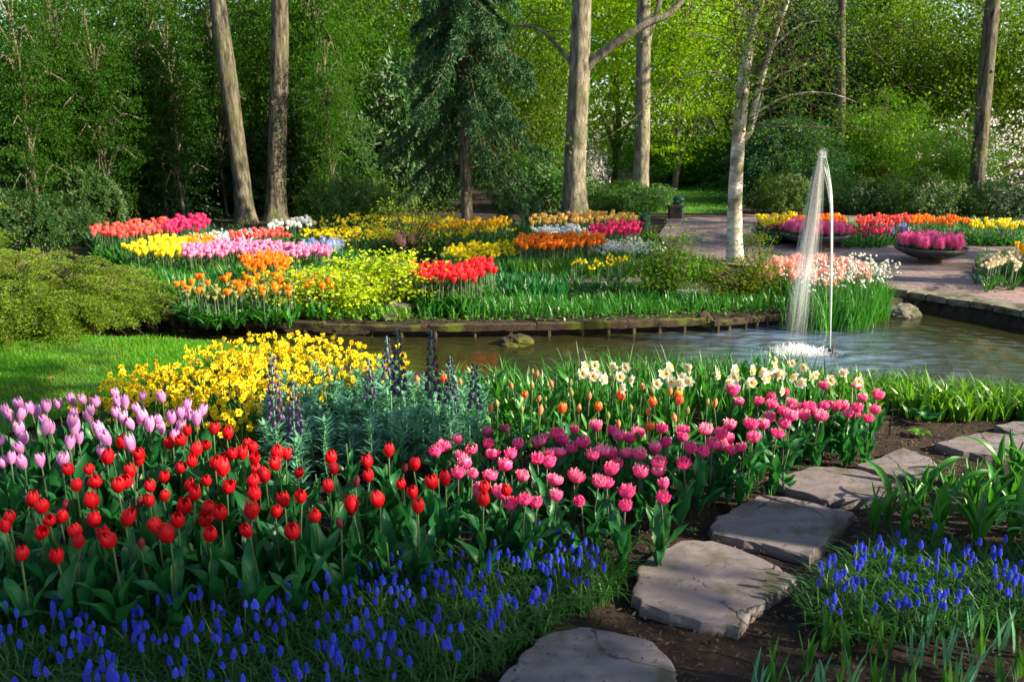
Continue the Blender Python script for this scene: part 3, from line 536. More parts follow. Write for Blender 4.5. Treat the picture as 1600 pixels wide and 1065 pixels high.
PINK = z2([(402,110),(430,90),(490,58),(495,127),(488,200),(546,92),(520,160),(547,198),(610,27),(610,75),(630,122),(620,207),(685,13),(675,168),(705,120),(740,77),(750,205),(830,65),(845,50),(893,35),(912,65),(815,140),(855,155),(905,110),(870,115),(880,225),(893,290),(960,95),(965,213),(995,303),(965,15),(1005,72),(1045,125),(1055,8),(1075,105),(1118,122),(1125,25),(1150,45),(1110,185),(1145,160),(1065,230),(1100,235),(1175,330),(1182,280),(1195,60),(1185,113),(1228,35),(1235,125),(1240,198),(1300,95),(1312,150),(1315,185),(1340,240),(1325,297),(1325,15),(1350,72),(665,280),(765,305),(812,315),(710,325),(575,270)], *B) + \
       z2([(20,905),(15,930),(47,980),(25,1040),(103,990),(112,900),(140,960),(175,962),(172,918),(220,885),(213,942),(220,982),(272,970),(300,882),(310,930),(358,880),(383,853),(410,912),(447,878),(470,845),(487,815),(470,785),(430,820),(335,780),(390,765),(383,795),(262,782),(232,740),(450,742),(520,843),(545,808),(590,843),(610,800),(625,795),(660,800),(685,802),(710,832),(738,838),(740,808),(790,850),(818,818),(770,767),(823,755),(740,718),(608,718)], *Cc)
LILAC = z2([(303,780),(350,775),(405,790),(480,752),(520,795),(590,762),(675,770),(490,785),(88,800),(130,815),(150,835),(190,810),(240,797),(20,828),(45,845),(75,845),(300,838),(290,868),(370,852),(380,822),(480,830),(507,855),(575,818),(550,880),(575,860),(598,858),(660,860),(622,890),(673,900),(710,858),(750,835),(765,803),(785,842),(740,890),(815,865),(835,825),(715,930),(400,885),(420,922),(452,945),(305,908),(325,940),(285,960),(200,865),(180,900),(210,900),(75,910),(95,940),(88,975),(42,1020),(10,1035),(100,1040),(170,1035),(255,1030),(417,990),(548,972),(0,940),(-40,960),(-50,1010),(-30,880)], *D)
OPENB = z2([(775,750),(925,813),(1178,762),(1295,883),(1305,785),(1405,755),(432,690),(1080,803)], *E) + z2([(5,775)], *Cc)
BUDS = z2([(630,808),(760,813),(827,768),(857,772),(837,820),(970,743),(997,810),(1120,838),(1165,872),(1128,685),(1265,718),(1310,738),(1283,822),(1410,780),(1375,740),(800,655),(820,668),(658,790),(720,715),(803,713),(888,710),(960,705),(505,698),(545,655),(328,695),(1215,805),(1400,850),(700,900),(1040,760)], *E) + z2([(35,820),(150,790),(120,780)], *Cc) + z2([(1368,658),(1335,668)], *D)
def head(px, py, hz):                                    # the plant's foot on the ground from the point where its flower shows
    g = gp(px, py, hz + 0.025); return g
HR = [tulip_head('closed', M['red'], R, h=R.uniform(0.062, 0.074), r=R.uniform(0.027, 0.032)) for _ in range(9)]
HB = [tulip_head('bud', M['wine'], R, h=0.055) for _ in range(2)]
HP = [tulip_head('double', M['pink'], R, h=R.uniform(0.052, 0.062), r=R.uniform(0.027, 0.034)) for _ in range(9)]
HL = [tulip_head('lilac', M['lilac'], R, h=R.uniform(0.07, 0.082), r=R.uniform(0.024, 0.029)) for _ in range(7)]
HBO = [tulip_head('bud', M['budorange'], R, h=0.058, r=0.028) for _ in range(2)]; HBG = [tulip_head('bud', M['budgreen'], R, h=0.056, r=0.026) for _ in range(2)]
HF = [tulip_head('closed', M['flame'], R, h=0.06, r=0.026) for _ in range(2)]
NEARP = []                                               # every planted foot near the camera
def plant_all(pts, heads, label, group, name, hz, leafset, nl, stem='stem', hs=1.0, jit=0.03, lean=0.17):
    for px, py in pts:
        h = hz + R.normal() * jit; g = head(px, py, h); NEARP.append(g[:2]); tulip(heads, g, h, label, group, STEMS[stem], leafset, nl, name, hs, lean)
plant_all(RED, HR, 'red tulip with a closed cup in the near bed behind the blue grape hyacinths', 'red tulips of the near bed', 'red_tulip', 0.37, TL['tleaf'], 5, jit=0.02)
plant_all(REDBUD, HB, 'tulip still in dull red bud among the open red tulips', 'red buds among the red tulips', 'budding_tulip', 0.34, TL['tleaf'], 3)
plant_all(PINK, HP, 'double pink tulip with frilled petals in the bed along the stepping stones', 'double pink tulips of the near bed', 'double_tulip', 0.30, TL['tleaf'], 5, 'stemred', jit=0.02)
plant_all(LILAC, HL, 'pale lilac tulip in the bed between the lawn and the red tulips', 'lilac tulips by the lawn', 'lilac_tulip', 0.38, TL['tleaf'], 4)
plant_all(OPENB, HF, 'orange and yellow tulip just opening among the buds near the pond', 'opening orange tulips by the pond', 'opening_tulip', 0.34, TL['tleaf2'], 3)
plant_all(BUDS[::2], HBO, 'tulip in brownish orange bud in the green leaves before the pond', 'orange buds by the pond', 'budding_tulip', 0.34, TL['tleaf2'], 3)
plant_all(BUDS[1::2], HBG, 'tulip in greenish bud in the green leaves before the pond', 'green buds by the pond', 'budding_tulip', 0.33, TL['tleaf2'], 3)
# leafy plants without a flower that fill the same beds
def fill(poly, n, mind, label, group, name, leafset, nl, hz, avoid=0.0):
    for p in scatter(poly, n, R, mind): tulip(None, p, hz * R.uniform(0.8, 1.1) * 0.6, label, group, STEMS['stem'], leafset, nl, name, cat='tulip')
fill(pxpoly([(-60, 760), (700, 740), (1000, 720), (1330, 690), (1380, 690), (1190, 790), (1000, 860), (880, 850), (700, 930), (350, 960), (-60, 1000)], 0.0), 60, 0.12, 'tulip leaves without a flower among the red and pink tulips', 'flowerless tulips of the near bed', 'leafy_tulip', TL['tleaf'], 5, 0.5)
fill(pxpoly([(700, 690), (1100, 700), (1330, 640), (1200, 610), (800, 620)], 0.0), 60, 0.10, 'tulip leaves without a flower between the pink tulips and the pond', 'flowerless tulips by the pond', 'leafy_tulip', TL['tleaf2'], 5, 0.5)
RT = [leaf_mesh('tleaf2', R, R.uniform(0.26, 0.36), R.uniform(0.035, 0.055), arch=a, stand=s, chan=0.7) for a, s in [(0.1, 0.15), (0.2, 0.2), (0.3, 0.3), (0.85, 0.4)]]
fill(pxpoly([(1345, 835), (1420, 860), (1620, 880), (1900, 900), (1800, 770), (1620, 755), (1490, 790)], 0.0), 62, 0.105, 'upright tulip leaves without a flower in the clump behind the right-hand grape hyacinths', 'flowerless tulips right of the stepping stones', 'leafy_tulip', RT, 5, 0.47)
# daffodil-like fresh green leaves along the pond at the right, bulb shoots at the bottom right
def tuft_mesh(mat, n, h, w, bend, rng, spread=0.03, k=5, name='foliage'):
    P = np.column_stack([rng.normal(size=(n, 2)) * spread, np.full(n, -0.01)]); V, F = blades(P, rng.uniform(0.65, 1.15, n) * h, rng.uniform(0.3, 1.3, n) * bend, rng.uniform(0.8, 1.2, n) * w, rng, k=k); return mk(name, [(V, F)], M[mat], smooth=True, link=False)
HY = [tuft_mesh('freshleaf', 16, 0.235, 0.022, 0.6, R, 0.025) for _ in range(4)]
for p in scatter(pxpoly([(1255, 612), (1330, 612), (1600, 634), (1900, 665), (1900, 745), (1600, 655), (1480, 655), (1400, 645), (1300, 645)], 0.0), 185, R, 0.065):
    o = ob('hyacinth_plant', HY[R.integers(4)]); o.location = (*p, 0); o.rotation_euler = (0, 0, R.uniform(0, 6.28)); o.scale = (R.uniform(0.8, 1.2),) * 3; tag(o, 'fresh green strap-leaved plant without a flower on the right bank of the pond', 'plant', 'flowerless strap-leaved plants by the pond')
SH = [tuft_mesh('fleaf' if i % 2 else 'dleaf', 6, 0.17, 0.016, 0.18, R, 0.014) for i in range(4)]
for px, py in [(1180, 1060), (1205, 1045), (1275, 1050), (1262, 1020), (1320, 1010), (1330, 1055), (1370, 1045), (1382, 1000), (1430, 1010), (1420, 1060), (1470, 1020), (1500, 1055), (1530, 1000), (1520, 1040), (1560, 1050), (1570, 990), (1595, 1030), (1445, 975), (1290, 985), (1350, 975), (1240, 1070), (1480, 1075), (1590, 1075), (1630, 1000), (1640, 1050), (1510, 965), (1400, 1085), (1310, 1085)]:
    o = ob('bulb_shoot', SH[R.integers(4)]); o.location = gp(px, py + 25, 0); o.rotation_euler = (0, 0, R.uniform(0, 6.28)); o.scale = (R.uniform(0.75, 1.2),) * 3; tag(o, 'young upright bulb shoot standing in bare soil before the right-hand grape hyacinths', 'shoot', 'bulb shoots in bare soil')

# ------------------------------------------------------------------ grape hyacinths
def spike_mesh(mat, rng, h=0.042, r=0.0095, n=40, bell=0.0046):
    import bmesh
    bm = bmesh.new(); bmesh.ops.create_icosphere(bm, subdivisions=1, radius=1); bm.verts.index_update(); S0 = np.array([v.co[:] for v in bm.verts]); F0 = np.array([[v.index for v in f.verts] for f in bm.faces]); bm.free()
    P = []
    for i in range(n):
        u = (i + 0.5) / n; a = i * 2.39996; rr = r * (1 - 0.7 * u ** 3) * (0.8 + 0.2 * min(1, u * 5)); b = bell * (1 - 0.35 * u) * rng.uniform(0.85, 1.1)
        P.append((S0 * [b, b, b * 1.2] + [rr * math.cos(a), rr * math.sin(a), u * h - 0.15 * b], F0))
    return mk('flower_spike', P, M[mat], smooth=True, link=False)
SPK = [spike_mesh('blue', R, h=R.uniform(0.035, 0.048)) for _ in range(4)]
def musc_base(rng, n=9):
    P = np.column_stack([rng.normal(size=(n, 2)) * 0.012, np.full(n, -0.01)]); V, F = blades(P, rng.uniform(0.1, 0.19, n), rng.uniform(0.5, 1.5, n), rng.uniform(0.005, 0.0085, n), rng, k=5)
    return mk('leaves', [(V, F)], M['mleaf'], smooth=True, link=False)
MB_ = [musc_base(R) for _ in range(6)]; MS_ = [stem_mesh(0.15, 0.0017, 'stem', R, 0.03) for _ in range(3)]
def muscari(g, label, group):
    t = ob('grape_hyacinth', MB_[R.integers(6)]); t.location = (g[0], g[1], 0); t.rotation_euler = (R.normal() * 0.07, R.normal() * 0.07, R.uniform(0, 6.28)); tag(t, label, 'grape hyacinth', group)
    q = R.uniform(0.72, 1.2); s = ob('stem', MS_[R.integers(3)], t); s.scale = (1, 1, q)
    f = ob('flower_spike', SPK[R.integers(4)], t); f.location = (0, 0, 0.15 * q - 0.004); f.rotation_euler = (R.normal() * 0.12, R.normal() * 0.12, R.uniform(0, 6)); e = R.uniform(0.58, 0.84); f.scale = (e, e, e * R.uniform(0.9, 1.2))
ML = [(-60, 955), (130, 925), (330, 935), (520, 900), (620, 860), (800, 835), (885, 825), (960, 850), (960, 885), (890, 905), (845, 950), (780, 985), (740, 1010), (640, 1040), (520, 1075), (-60, 1110)]
MR = [(1265, 905), (1330, 850), (1380, 825), (1445, 830), (1600, 850), (1680, 870), (1680, 925), (1600, 925), (1490, 940), (1400, 945), (1300, 955)]
def clustered(poly, n):
    c = scatter(poly, int(n / 1.6), R, 0.026); P = [p + R.normal(size=2) * 0.02 for p in c for _ in range(R.integers(1, 4))]; return np.array(P)[R.permutation(len(P))[:n]]
GH = [(p, 'blue grape hyacinth in the drift at the foot of the red tulips', 'grape hyacinths before the tulips') for p in clustered(pxpoly(ML, 0.15), 400)] + [(p, 'blue grape hyacinth in the patch right of the stepping stones', 'grape hyacinths right of the stones') for p in clustered(pxpoly(MR, 0.15), 150)]
GH.sort(key=lambda k: math.hypot(k[0][0], k[0][1]))
for p, lab, grp in GH[:300]: muscari(p, lab, grp)
def rest_of_muscari():                                   # beyond the nearest three hundred: one mass
    parts = []
    for p, _l, _g in GH[300:]:
        q = R.uniform(0.72, 1.2)
        for me, sc, off, mi in ((MB_[R.integers(6)], (1, 1, 1), 0, 0), (MS_[R.integers(3)], (1, 1, q), 0, 1), (SPK[R.integers(4)], (R.uniform(0.55, 0.8),) * 3, 0.15 * q - 0.004, 2)):
            V = np.zeros(len(me.vertices) * 3, np.float32); me.vertices.foreach_get("co", V); V = V.reshape(-1, 3) * sc + [0, 0, off]; a = R.uniform(0, 6.28); V = np.column_stack([V[:, 0] * math.cos(a) - V[:, 1] * math.sin(a) + p[0], V[:, 0] * math.sin(a) + V[:, 1] * math.cos(a) + p[1], V[:, 2]])
            n4 = [list(f.vertices) for f in me.polygons]; parts.append((V, [np.array([f for f in n4 if len(f) == 4]), np.array([f for f in n4 if len(f) == 3])], mi))
    tag(mk('grape_hyacinth_drift', parts, [M['mleaf'], M['stem'], M['blue']], smooth=True), kind='stuff')
rest_of_muscari()
for nm, poly, n in (('grass_leaves', [(-80, 960), (300, 950), (620, 880), (885, 860), (985, 890), (960, 935), (880, 975), (800, 1030), (700, 1080), (600, 1130), (-80, 1150)], 6500), ('grass_leaves', [(1250, 960), (1300, 900), (1400, 860), (1700, 890), (1700, 970), (1400, 990), (1280, 990)], 2600)):
    Pp = scatter_fast(pxpoly(poly, 0.0), n); V_, F_ = blades(np.column_stack([Pp, np.full(len(Pp), -0.01)]), R.uniform(0.08, 0.2, n), R.uniform(0.4, 1.5, n), R.uniform(0.0045, 0.0085, n), R, k=5); tag(mk(nm, [(V_, F_)], M['mleaf'], smooth=True), kind='stuff')

# ------------------------------------------------------------------ daffodils
def daff_flower(pm, cm, rng, r=0.03, cl=0.02, cr=0.011, name='flower'):
    P = []
    for k in range(6):
        a = k * PI / 3 + rng.normal() * 0.08; ca, sa = math.cos(a), math.sin(a); u = np.linspace(0, 1, 4)[:, None]; v = np.linspace(-1, 1, 3)[None]
        wd = r * 0.42 * np.sin(PI * (0.12 + 0.88 * u) ** 0.9) + 0.0006; rad = r * (0.1 + 0.9 * u) + 0 * v; z = (0.004 * v * v - 0.12 * r * u * u * rng.uniform(-1, 2)) + 0 * u; y = v * wd
        P.append((np.stack([rad * ca - y * sa, rad * sa + y * ca, z], -1).reshape(-1, 3), grid_faces(4, 3), 0))
    u = np.linspace(0, 1, 4)[:, None]; a = np.linspace(0, 2 * PI, 11)[None]; rr = cr * (0.65 + 0.2 * u + 0.4 * u ** 4) * (1 + 0.09 * np.cos(a * 5) * u ** 3)
    cup = (np.stack([rr * np.cos(a), rr * np.sin(a), cl * u + 0 * a], -1).reshape(-1, 3), grid_faces(4, 11), 1)
    if cm is None: return mk('trumpet', [cup[:2]], M[pm], smooth=True, link=False)
    if cm: P.append(cup)
    V, F = tube([[0, 0, -0.018], [0, 0, 0.001]], [0.003, 0.004], 5)
    P.append((V, F, 2)); return mk(name, P, [M[pm], M[cm or pm], M['stem']], smooth=True, link=False)
YF = [daff_flower('yellow', 'deepyellow', R, 0.024, 0.02, 0.009) for _ in range(4)]
def daff_plant(h, nl, mat, rng, w=0.009, bend=0.4):
    st, Fs = tube(spline([[0, 0, -0.01], [0.006, 0, h * 0.5], [0, 0, h]], 5), 0.0026, 5); P = np.column_stack([rng.normal(size=(nl, 2)) * 0.015, np.full(nl, -0.01)])
    V, F = blades(P, rng.uniform(0.7, 1.05, nl) * h, rng.uniform(0.4, 1.2, nl) * bend, rng.uniform(0.8, 1.2, nl) * w, rng, k=5); return mk('plant', [(st, Fs), (V, F)], M[mat], smooth=True, link=False)
YP = [daff_plant(0.27, 6, 'dleaf', R) for _ in range(5)]
YD = [(105, 622), (190, 588), (310, 550), (390, 528), (480, 522), (560, 540), (640, 562), (648, 588), (560, 590), (470, 620), (420, 650), (360, 668), (330, 655), (250, 640), (180, 625)]
def daffodil(p, z, fl, pl, name, label, group, fs=1.0, nf=1, cat='daffodil', face=-PI / 2, trum=None):
    t = ob(name, pl[R.integers(len(pl))]); t.location = (p[0], p[1], 0); t.rotation_euler = (0, 0, R.uniform(0, 6.28)); q = z / 0.27; t.scale = (q, q, q); tag(t, label, cat, group)
    for i in range(nf):
        f = ob('flower', fl[R.integers(len(fl))], t); yaw = face + R.normal() * (1.0 if nf == 1 else 1.5) - t.rotation_euler.z; f.rotation_euler = (1.35 + R.normal() * 0.25, 0, yaw + PI / 2); off = 0.02 + 0.026 * i
        f.location = (off * math.cos(yaw), off * math.sin(yaw), 0.27 + (i * 0.026 * R.uniform(-1.2, 0.6))); f.scale = (fs * R.uniform(0.85, 1.15) / q,) * 3
        if trum: ob('trumpet', trum, f)
for p in scatter(pxpoly(YD, 0.26), 295, R, 0.045): daffodil(p, R.uniform(0.2, 0.31), YF, YP, 'yellow_daffodil', 'small yellow daffodil in the bright drift between the lawn and the pond', 'yellow daffodils by the lawn', 0.92, nf=4)
WF = [daff_flower('white', '', R, 0.036, 0.013, 0.015) for _ in range(4)]; WT = daff_flower('apricot', None, R, 0.036, 0.013, 0.015)
WPX = z2([(1005,637),(1065,630),(1070,655),(1055,673),(1165,675),(1195,637),(1155,635),(1240,697),(1325,668),(1358,638),(1372,665),(1385,697)], *E) + z2([(40,635),(30,680),(72,655),(135,655),(180,705),(230,710),(220,648),(290,650),(350,680),(385,612),(380,635),(430,665),(467,620),(522,638),(500,685),(528,705),(558,668),(630,690),(695,660),(742,695),(410,735)], *Cc)
WP = [daff_plant(0.27, 7, 'tleaf2', R, 0.013, 0.25) for _ in range(4)]
WPX = WPX + [(R.uniform(900, 1300), R.uniform(574, 604)) for _ in range(16)]
for px, py in WPX: daffodil(gp(px, py, 0.4), 0.39, WF, WP, 'white_daffodil', 'white daffodil with an apricot cup at the edge of the pond', 'white daffodils by the pond', 1.0, face=-PI / 2, trum=WT)
Pp = scatter_fast(pxpoly([(880, 640), (1180, 640), (1290, 620), (1260, 607), (880, 607)], 0.0), 900); V_, F_ = blades(np.column_stack([Pp, 0 * Pp[:, 0]]), R.uniform(0.22, 0.4, 900), R.uniform(0.1, 0.5, 900), R.uniform(0.009, 0.014, 900), R, k=5); tag(mk('daffodil_leaves', [(V_, F_)], M['tleaf2'], smooth=True), kind='stuff')
Pp = scatter_fast(pxpoly([(640, 650), (700, 606), (880, 607), (1000, 640), (900, 700), (760, 700)], 0.0), 1500); V_, F_ = blades(np.column_stack([Pp, 0 * Pp[:, 0]]), R.uniform(0.15, 0.3, 1500), R.uniform(0.2, 0.9, 1500), R.uniform(0.01, 0.02, 1500), R, k=5); tag(mk('bulb_leaves', [(V_, F_)], M['tleaf2'], smooth=True), kind='stuff')

# ------------------------------------------------------------------ purple fritillaries
def frit_foliage(h, rng):
    n = int(h * 170); z = rng.uniform(0.03, 1, n) ** 0.9 * h; a = rng.uniform(0, 2 * PI, n); parts = []
    for zz, aa in zip(z, a):
        L = rng.uniform(0.07, 0.13) * (1 - 0.35 * zz / h); V, F = leaf_geom(L, rng.uniform(0.011, 0.017), rng, arch=rng.uniform(0.1, 0.5), nu=6, nv=3, wav=0.001, stand=rng.uniform(0.45, 1.1), chan=0.4)
        V[:, 0] += 0.004; ca, sa = math.cos(aa), math.sin(aa); V = np.column_stack([V[:, 0] * ca - V[:, 1] * sa, V[:, 0] * sa + V[:, 1] * ca, V[:, 2] + zz]); parts.append((V, F))
    return mk('leaves', parts, M['fleaf'], smooth=True, link=False)
FF = [frit_foliage(0.46, R) for _ in range(5)]; FS = [stem_mesh(0.46, 0.004, 'fleaf', R, 0.03) for _ in range(2)]; FT = [stem_mesh(0.86, 0.0045, 'fleaf', R, 0.03) for _ in range(2)]
def frit_spike(rng, h=0.36, n=34):
    parts = []
    for i in range(n):
        u = (i + 0.5) / n; a = i * 2.4; rad = 0.033 * (1 - 0.7 * u) + 0.005; s = 0.028 * (1 - 0.5 * u); uu = np.linspace(0, 1, 5)[:, None]; aa = np.linspace(0, 2 * PI, 9)[None]
        rr = s * 0.5 * np.sin(np.clip(0.35 + uu * 1.6, 0, 1.75)); x, y = rad * math.cos(a), rad * math.sin(a)
        parts.append((np.stack([x + rr * np.cos(aa), y + rr * np.sin(aa), h * u - s * uu + 0 * aa], -1).reshape(-1, 3), grid_faces(5, 9)))
        V, F = tube([[0, 0, h * u + 0.004], [x * 0.6, y * 0.6, h * u + 0.008], [x, y, h * u - 0.002]], 0.0014, 4); parts.append((V, F))
    return mk('flower_spike', parts, M['plum'], smooth=True, link=False)
FSP = [frit_spike(R, 0.34), frit_spike(R, 0.28, 28)]
for p in scatter(pxpoly([(408, 745), (470, 760), (600, 765), (700, 730), (760, 705), (745, 650), (600, 640), (500, 645), (420, 690)], 0.0), 88, R, 0.085):
    t = thing('fritillary', 'grey-green leafy fritillary without a flower in the clump between daffodils and red tulips', 'fritillary', (*p, 0), R.uniform(0, 6.28), 'flowerless fritillaries of the clump'); t.scale = (0.95, 0.95, R.uniform(0.55, 0.82)); ob('leaves', FF[R.integers(5)], t); ob('stem', FS[R.integers(2)], t)
FRIT = [(620, 512, 3.95, 1.0, 'tall purple fritillary with the biggest spike, in the middle of the grey-green clump'), (674, 516, 3.9, 1.0, 'tall slim purple fritillary spike, second tallest, at the right of the biggest one'), (703, 556, 4.15, 0.75, 'shorter purple fritillary between the second tallest spike and the rightmost one'), (741, 568, 3.95, 0.7, 'small purple fritillary, rightmost spike of the grey-green clump'), (604, 525, 4.35, 0.75, 'purple fritillary close behind the biggest spike'), (576, 560, 4.3, 0.65, 'purple fritillary half hidden at the edge of the yellow daffodils beside the clump'), (424, 552, 3.75, 1.0, 'tall purple fritillary standing before the yellow daffodils, leftmost of the spikes'), (457, 594, 3.6, 0.8, 'purple fritillary second from the left, before the yellow daffodils')]
for px, py, y, k, lab in FRIT:
    q = dp(px, py, y); t = thing('fritillary', lab, 'fritillary', (q[0], y, 0), R.uniform(0, 6.28), 'purple fritillaries in flower'); s = ob('stem', FT[R.integers(2)], t); s.scale = (1, 1, q[2] / 0.86); l = ob('leaves', FF[R.integers(5)], t); l.scale = (1.0, 1.0, 0.85 * (q[2] / 0.86) ** 0.5)
    f = ob('flower_spike', FSP[0 if k > 0.9 else 1], t); e = k ** 0.5 * 1.0; h0 = 0.34 if k > 0.9 else 0.28; f.scale = (e,) * 3; f.location = (0, 0, q[2] - h0 * e)
# ------------------------------------------------------------------ far flower beds: every plant a copy of a small whole plant
def small_plant(kind, mat, rng, h=0.36, hs=1.2, leaf='tleaf2', nl=3, lw=0.045, lh=0.8):
    parts = []; V, F = tube([[0, 0, -0.01], [0, 0, h]], 0.004, 5); parts.append((V, F, 1))
    P = []
    if kind == 'tulip':
        for k in range(6):
            a = k * PI / 3; top = rng.uniform(0.45, 0.7); P.append(petal_patch(lambda u: 0.027 * (0.25 + 0.75 * np.sin(np.clip(u * 1.8, 0, 1.57)) * (1 - (1 - top) * np.clip((u - 0.5) * 2, 0, 1) ** 2)), lambda u: 0.72 * np.sqrt(np.clip(1 - u ** 3.5, 0.01, 1)), lambda u: 0.06 * u, a, 5, 3))
    elif kind == 'lily':
        for k in range(6): P.append(petal_patch(lambda u: 0.024 * (0.25 + 0.65 * np.sin(np.clip(u * 2.4, 0, 2.2)) + 0.8 * u ** 4), lambda u: 0.6 * (1 - u ** 2) + 0.03, lambda u: 0.075 * u, k * PI / 3, 5, 3))
    elif kind == 'narcissus':
        for j in range(4):
            f = rng.uniform(-0.045, 0.045, 3); d = rng.uniform(-0.6, 0.6)
            for k in range(6):
                a = k * PI / 3; c, s = math.cos(a), math.sin(a); q = 0.0195
                V = np.array([[0, 0, 0], [0.5 * c - 0.32 * s, -0.15, 0.5 * s + 0.32 * c], [c, 0.0, s], [0.5 * c + 0.32 * s, -0.15, 0.5 * s - 0.32 * c]]) * q
                P.append((np.column_stack([V[:, 0] * math.cos(d) - V[:, 1] * math.sin(d), V[:, 0] * math.sin(d) + V[:, 1] * math.cos(d), V[:, 2]]) + f * [1, 1, 0.7], np.array([[0, 1, 2, 3]])))
            u = np.linspace(0, 1, 2)[:, None]; aa = np.linspace(0, 2 * PI, 7)[None]; P.append((np.stack([0.009 * np.cos(aa) * (1 + 0.3 * u), -0.018 * u + 0 * aa, 0.009 * np.sin(aa) * (1 + 0.3 * u)], -1).reshape(-1, 3) + f * [1, 1, 0.7], grid_faces(2, 7)))
    elif kind == 'hyacinth':
        n = 34
        for i in range(n):
            u = (i + 0.5) / n; a = i * 2.4; rr = 0.034 * math.sin(0.5 + u * 2.4) ** 0.7; ax = np.array([math.cos(a), math.sin(a), 0.25 + 0.8 * (u - 0.3)])
            for k in range(4):
                b = rng.normal(size=3) * 0.7; d = nrm(ax + b); P.append(leaves(np.array([[rr * 0.75 * math.cos(a), rr * 0.75 * math.sin(a), 0.13 * u - 0.04]]), d[None], rdir(rng, 1), 0.024, 0.013))
        P.append(tube([[0, 0, -0.05], [0, 0, -0.03], [0, 0, 0.03], [0, 0, 0.075]], [0.01, 0.024, 0.024, 0.01], 8))
    for V, F in P: parts.append((np.asarray(V) * hs + [0, 0, h], F, 0))
    for k in range(nl):
        V, F = leaf_geom(h * lh * rng.uniform(0.8, 1.1), lw, rng, arch=rng.uniform(0.15, 0.7), nu=6, nv=3, wav=0.002, stand=rng.uniform(0.25, 0.5)); a = k * 2.2 + rng.uniform(0, 1); c, s = math.cos(a), math.sin(a)
        parts.append((np.column_stack([V[:, 0] * c - V[:, 1] * s, V[:, 0] * s + V[:, 1] * c, V[:, 2]]), F, 2))
    return mk('plant', parts, [M[mat], M['stem'], M[leaf]], smooth=True, link=False)
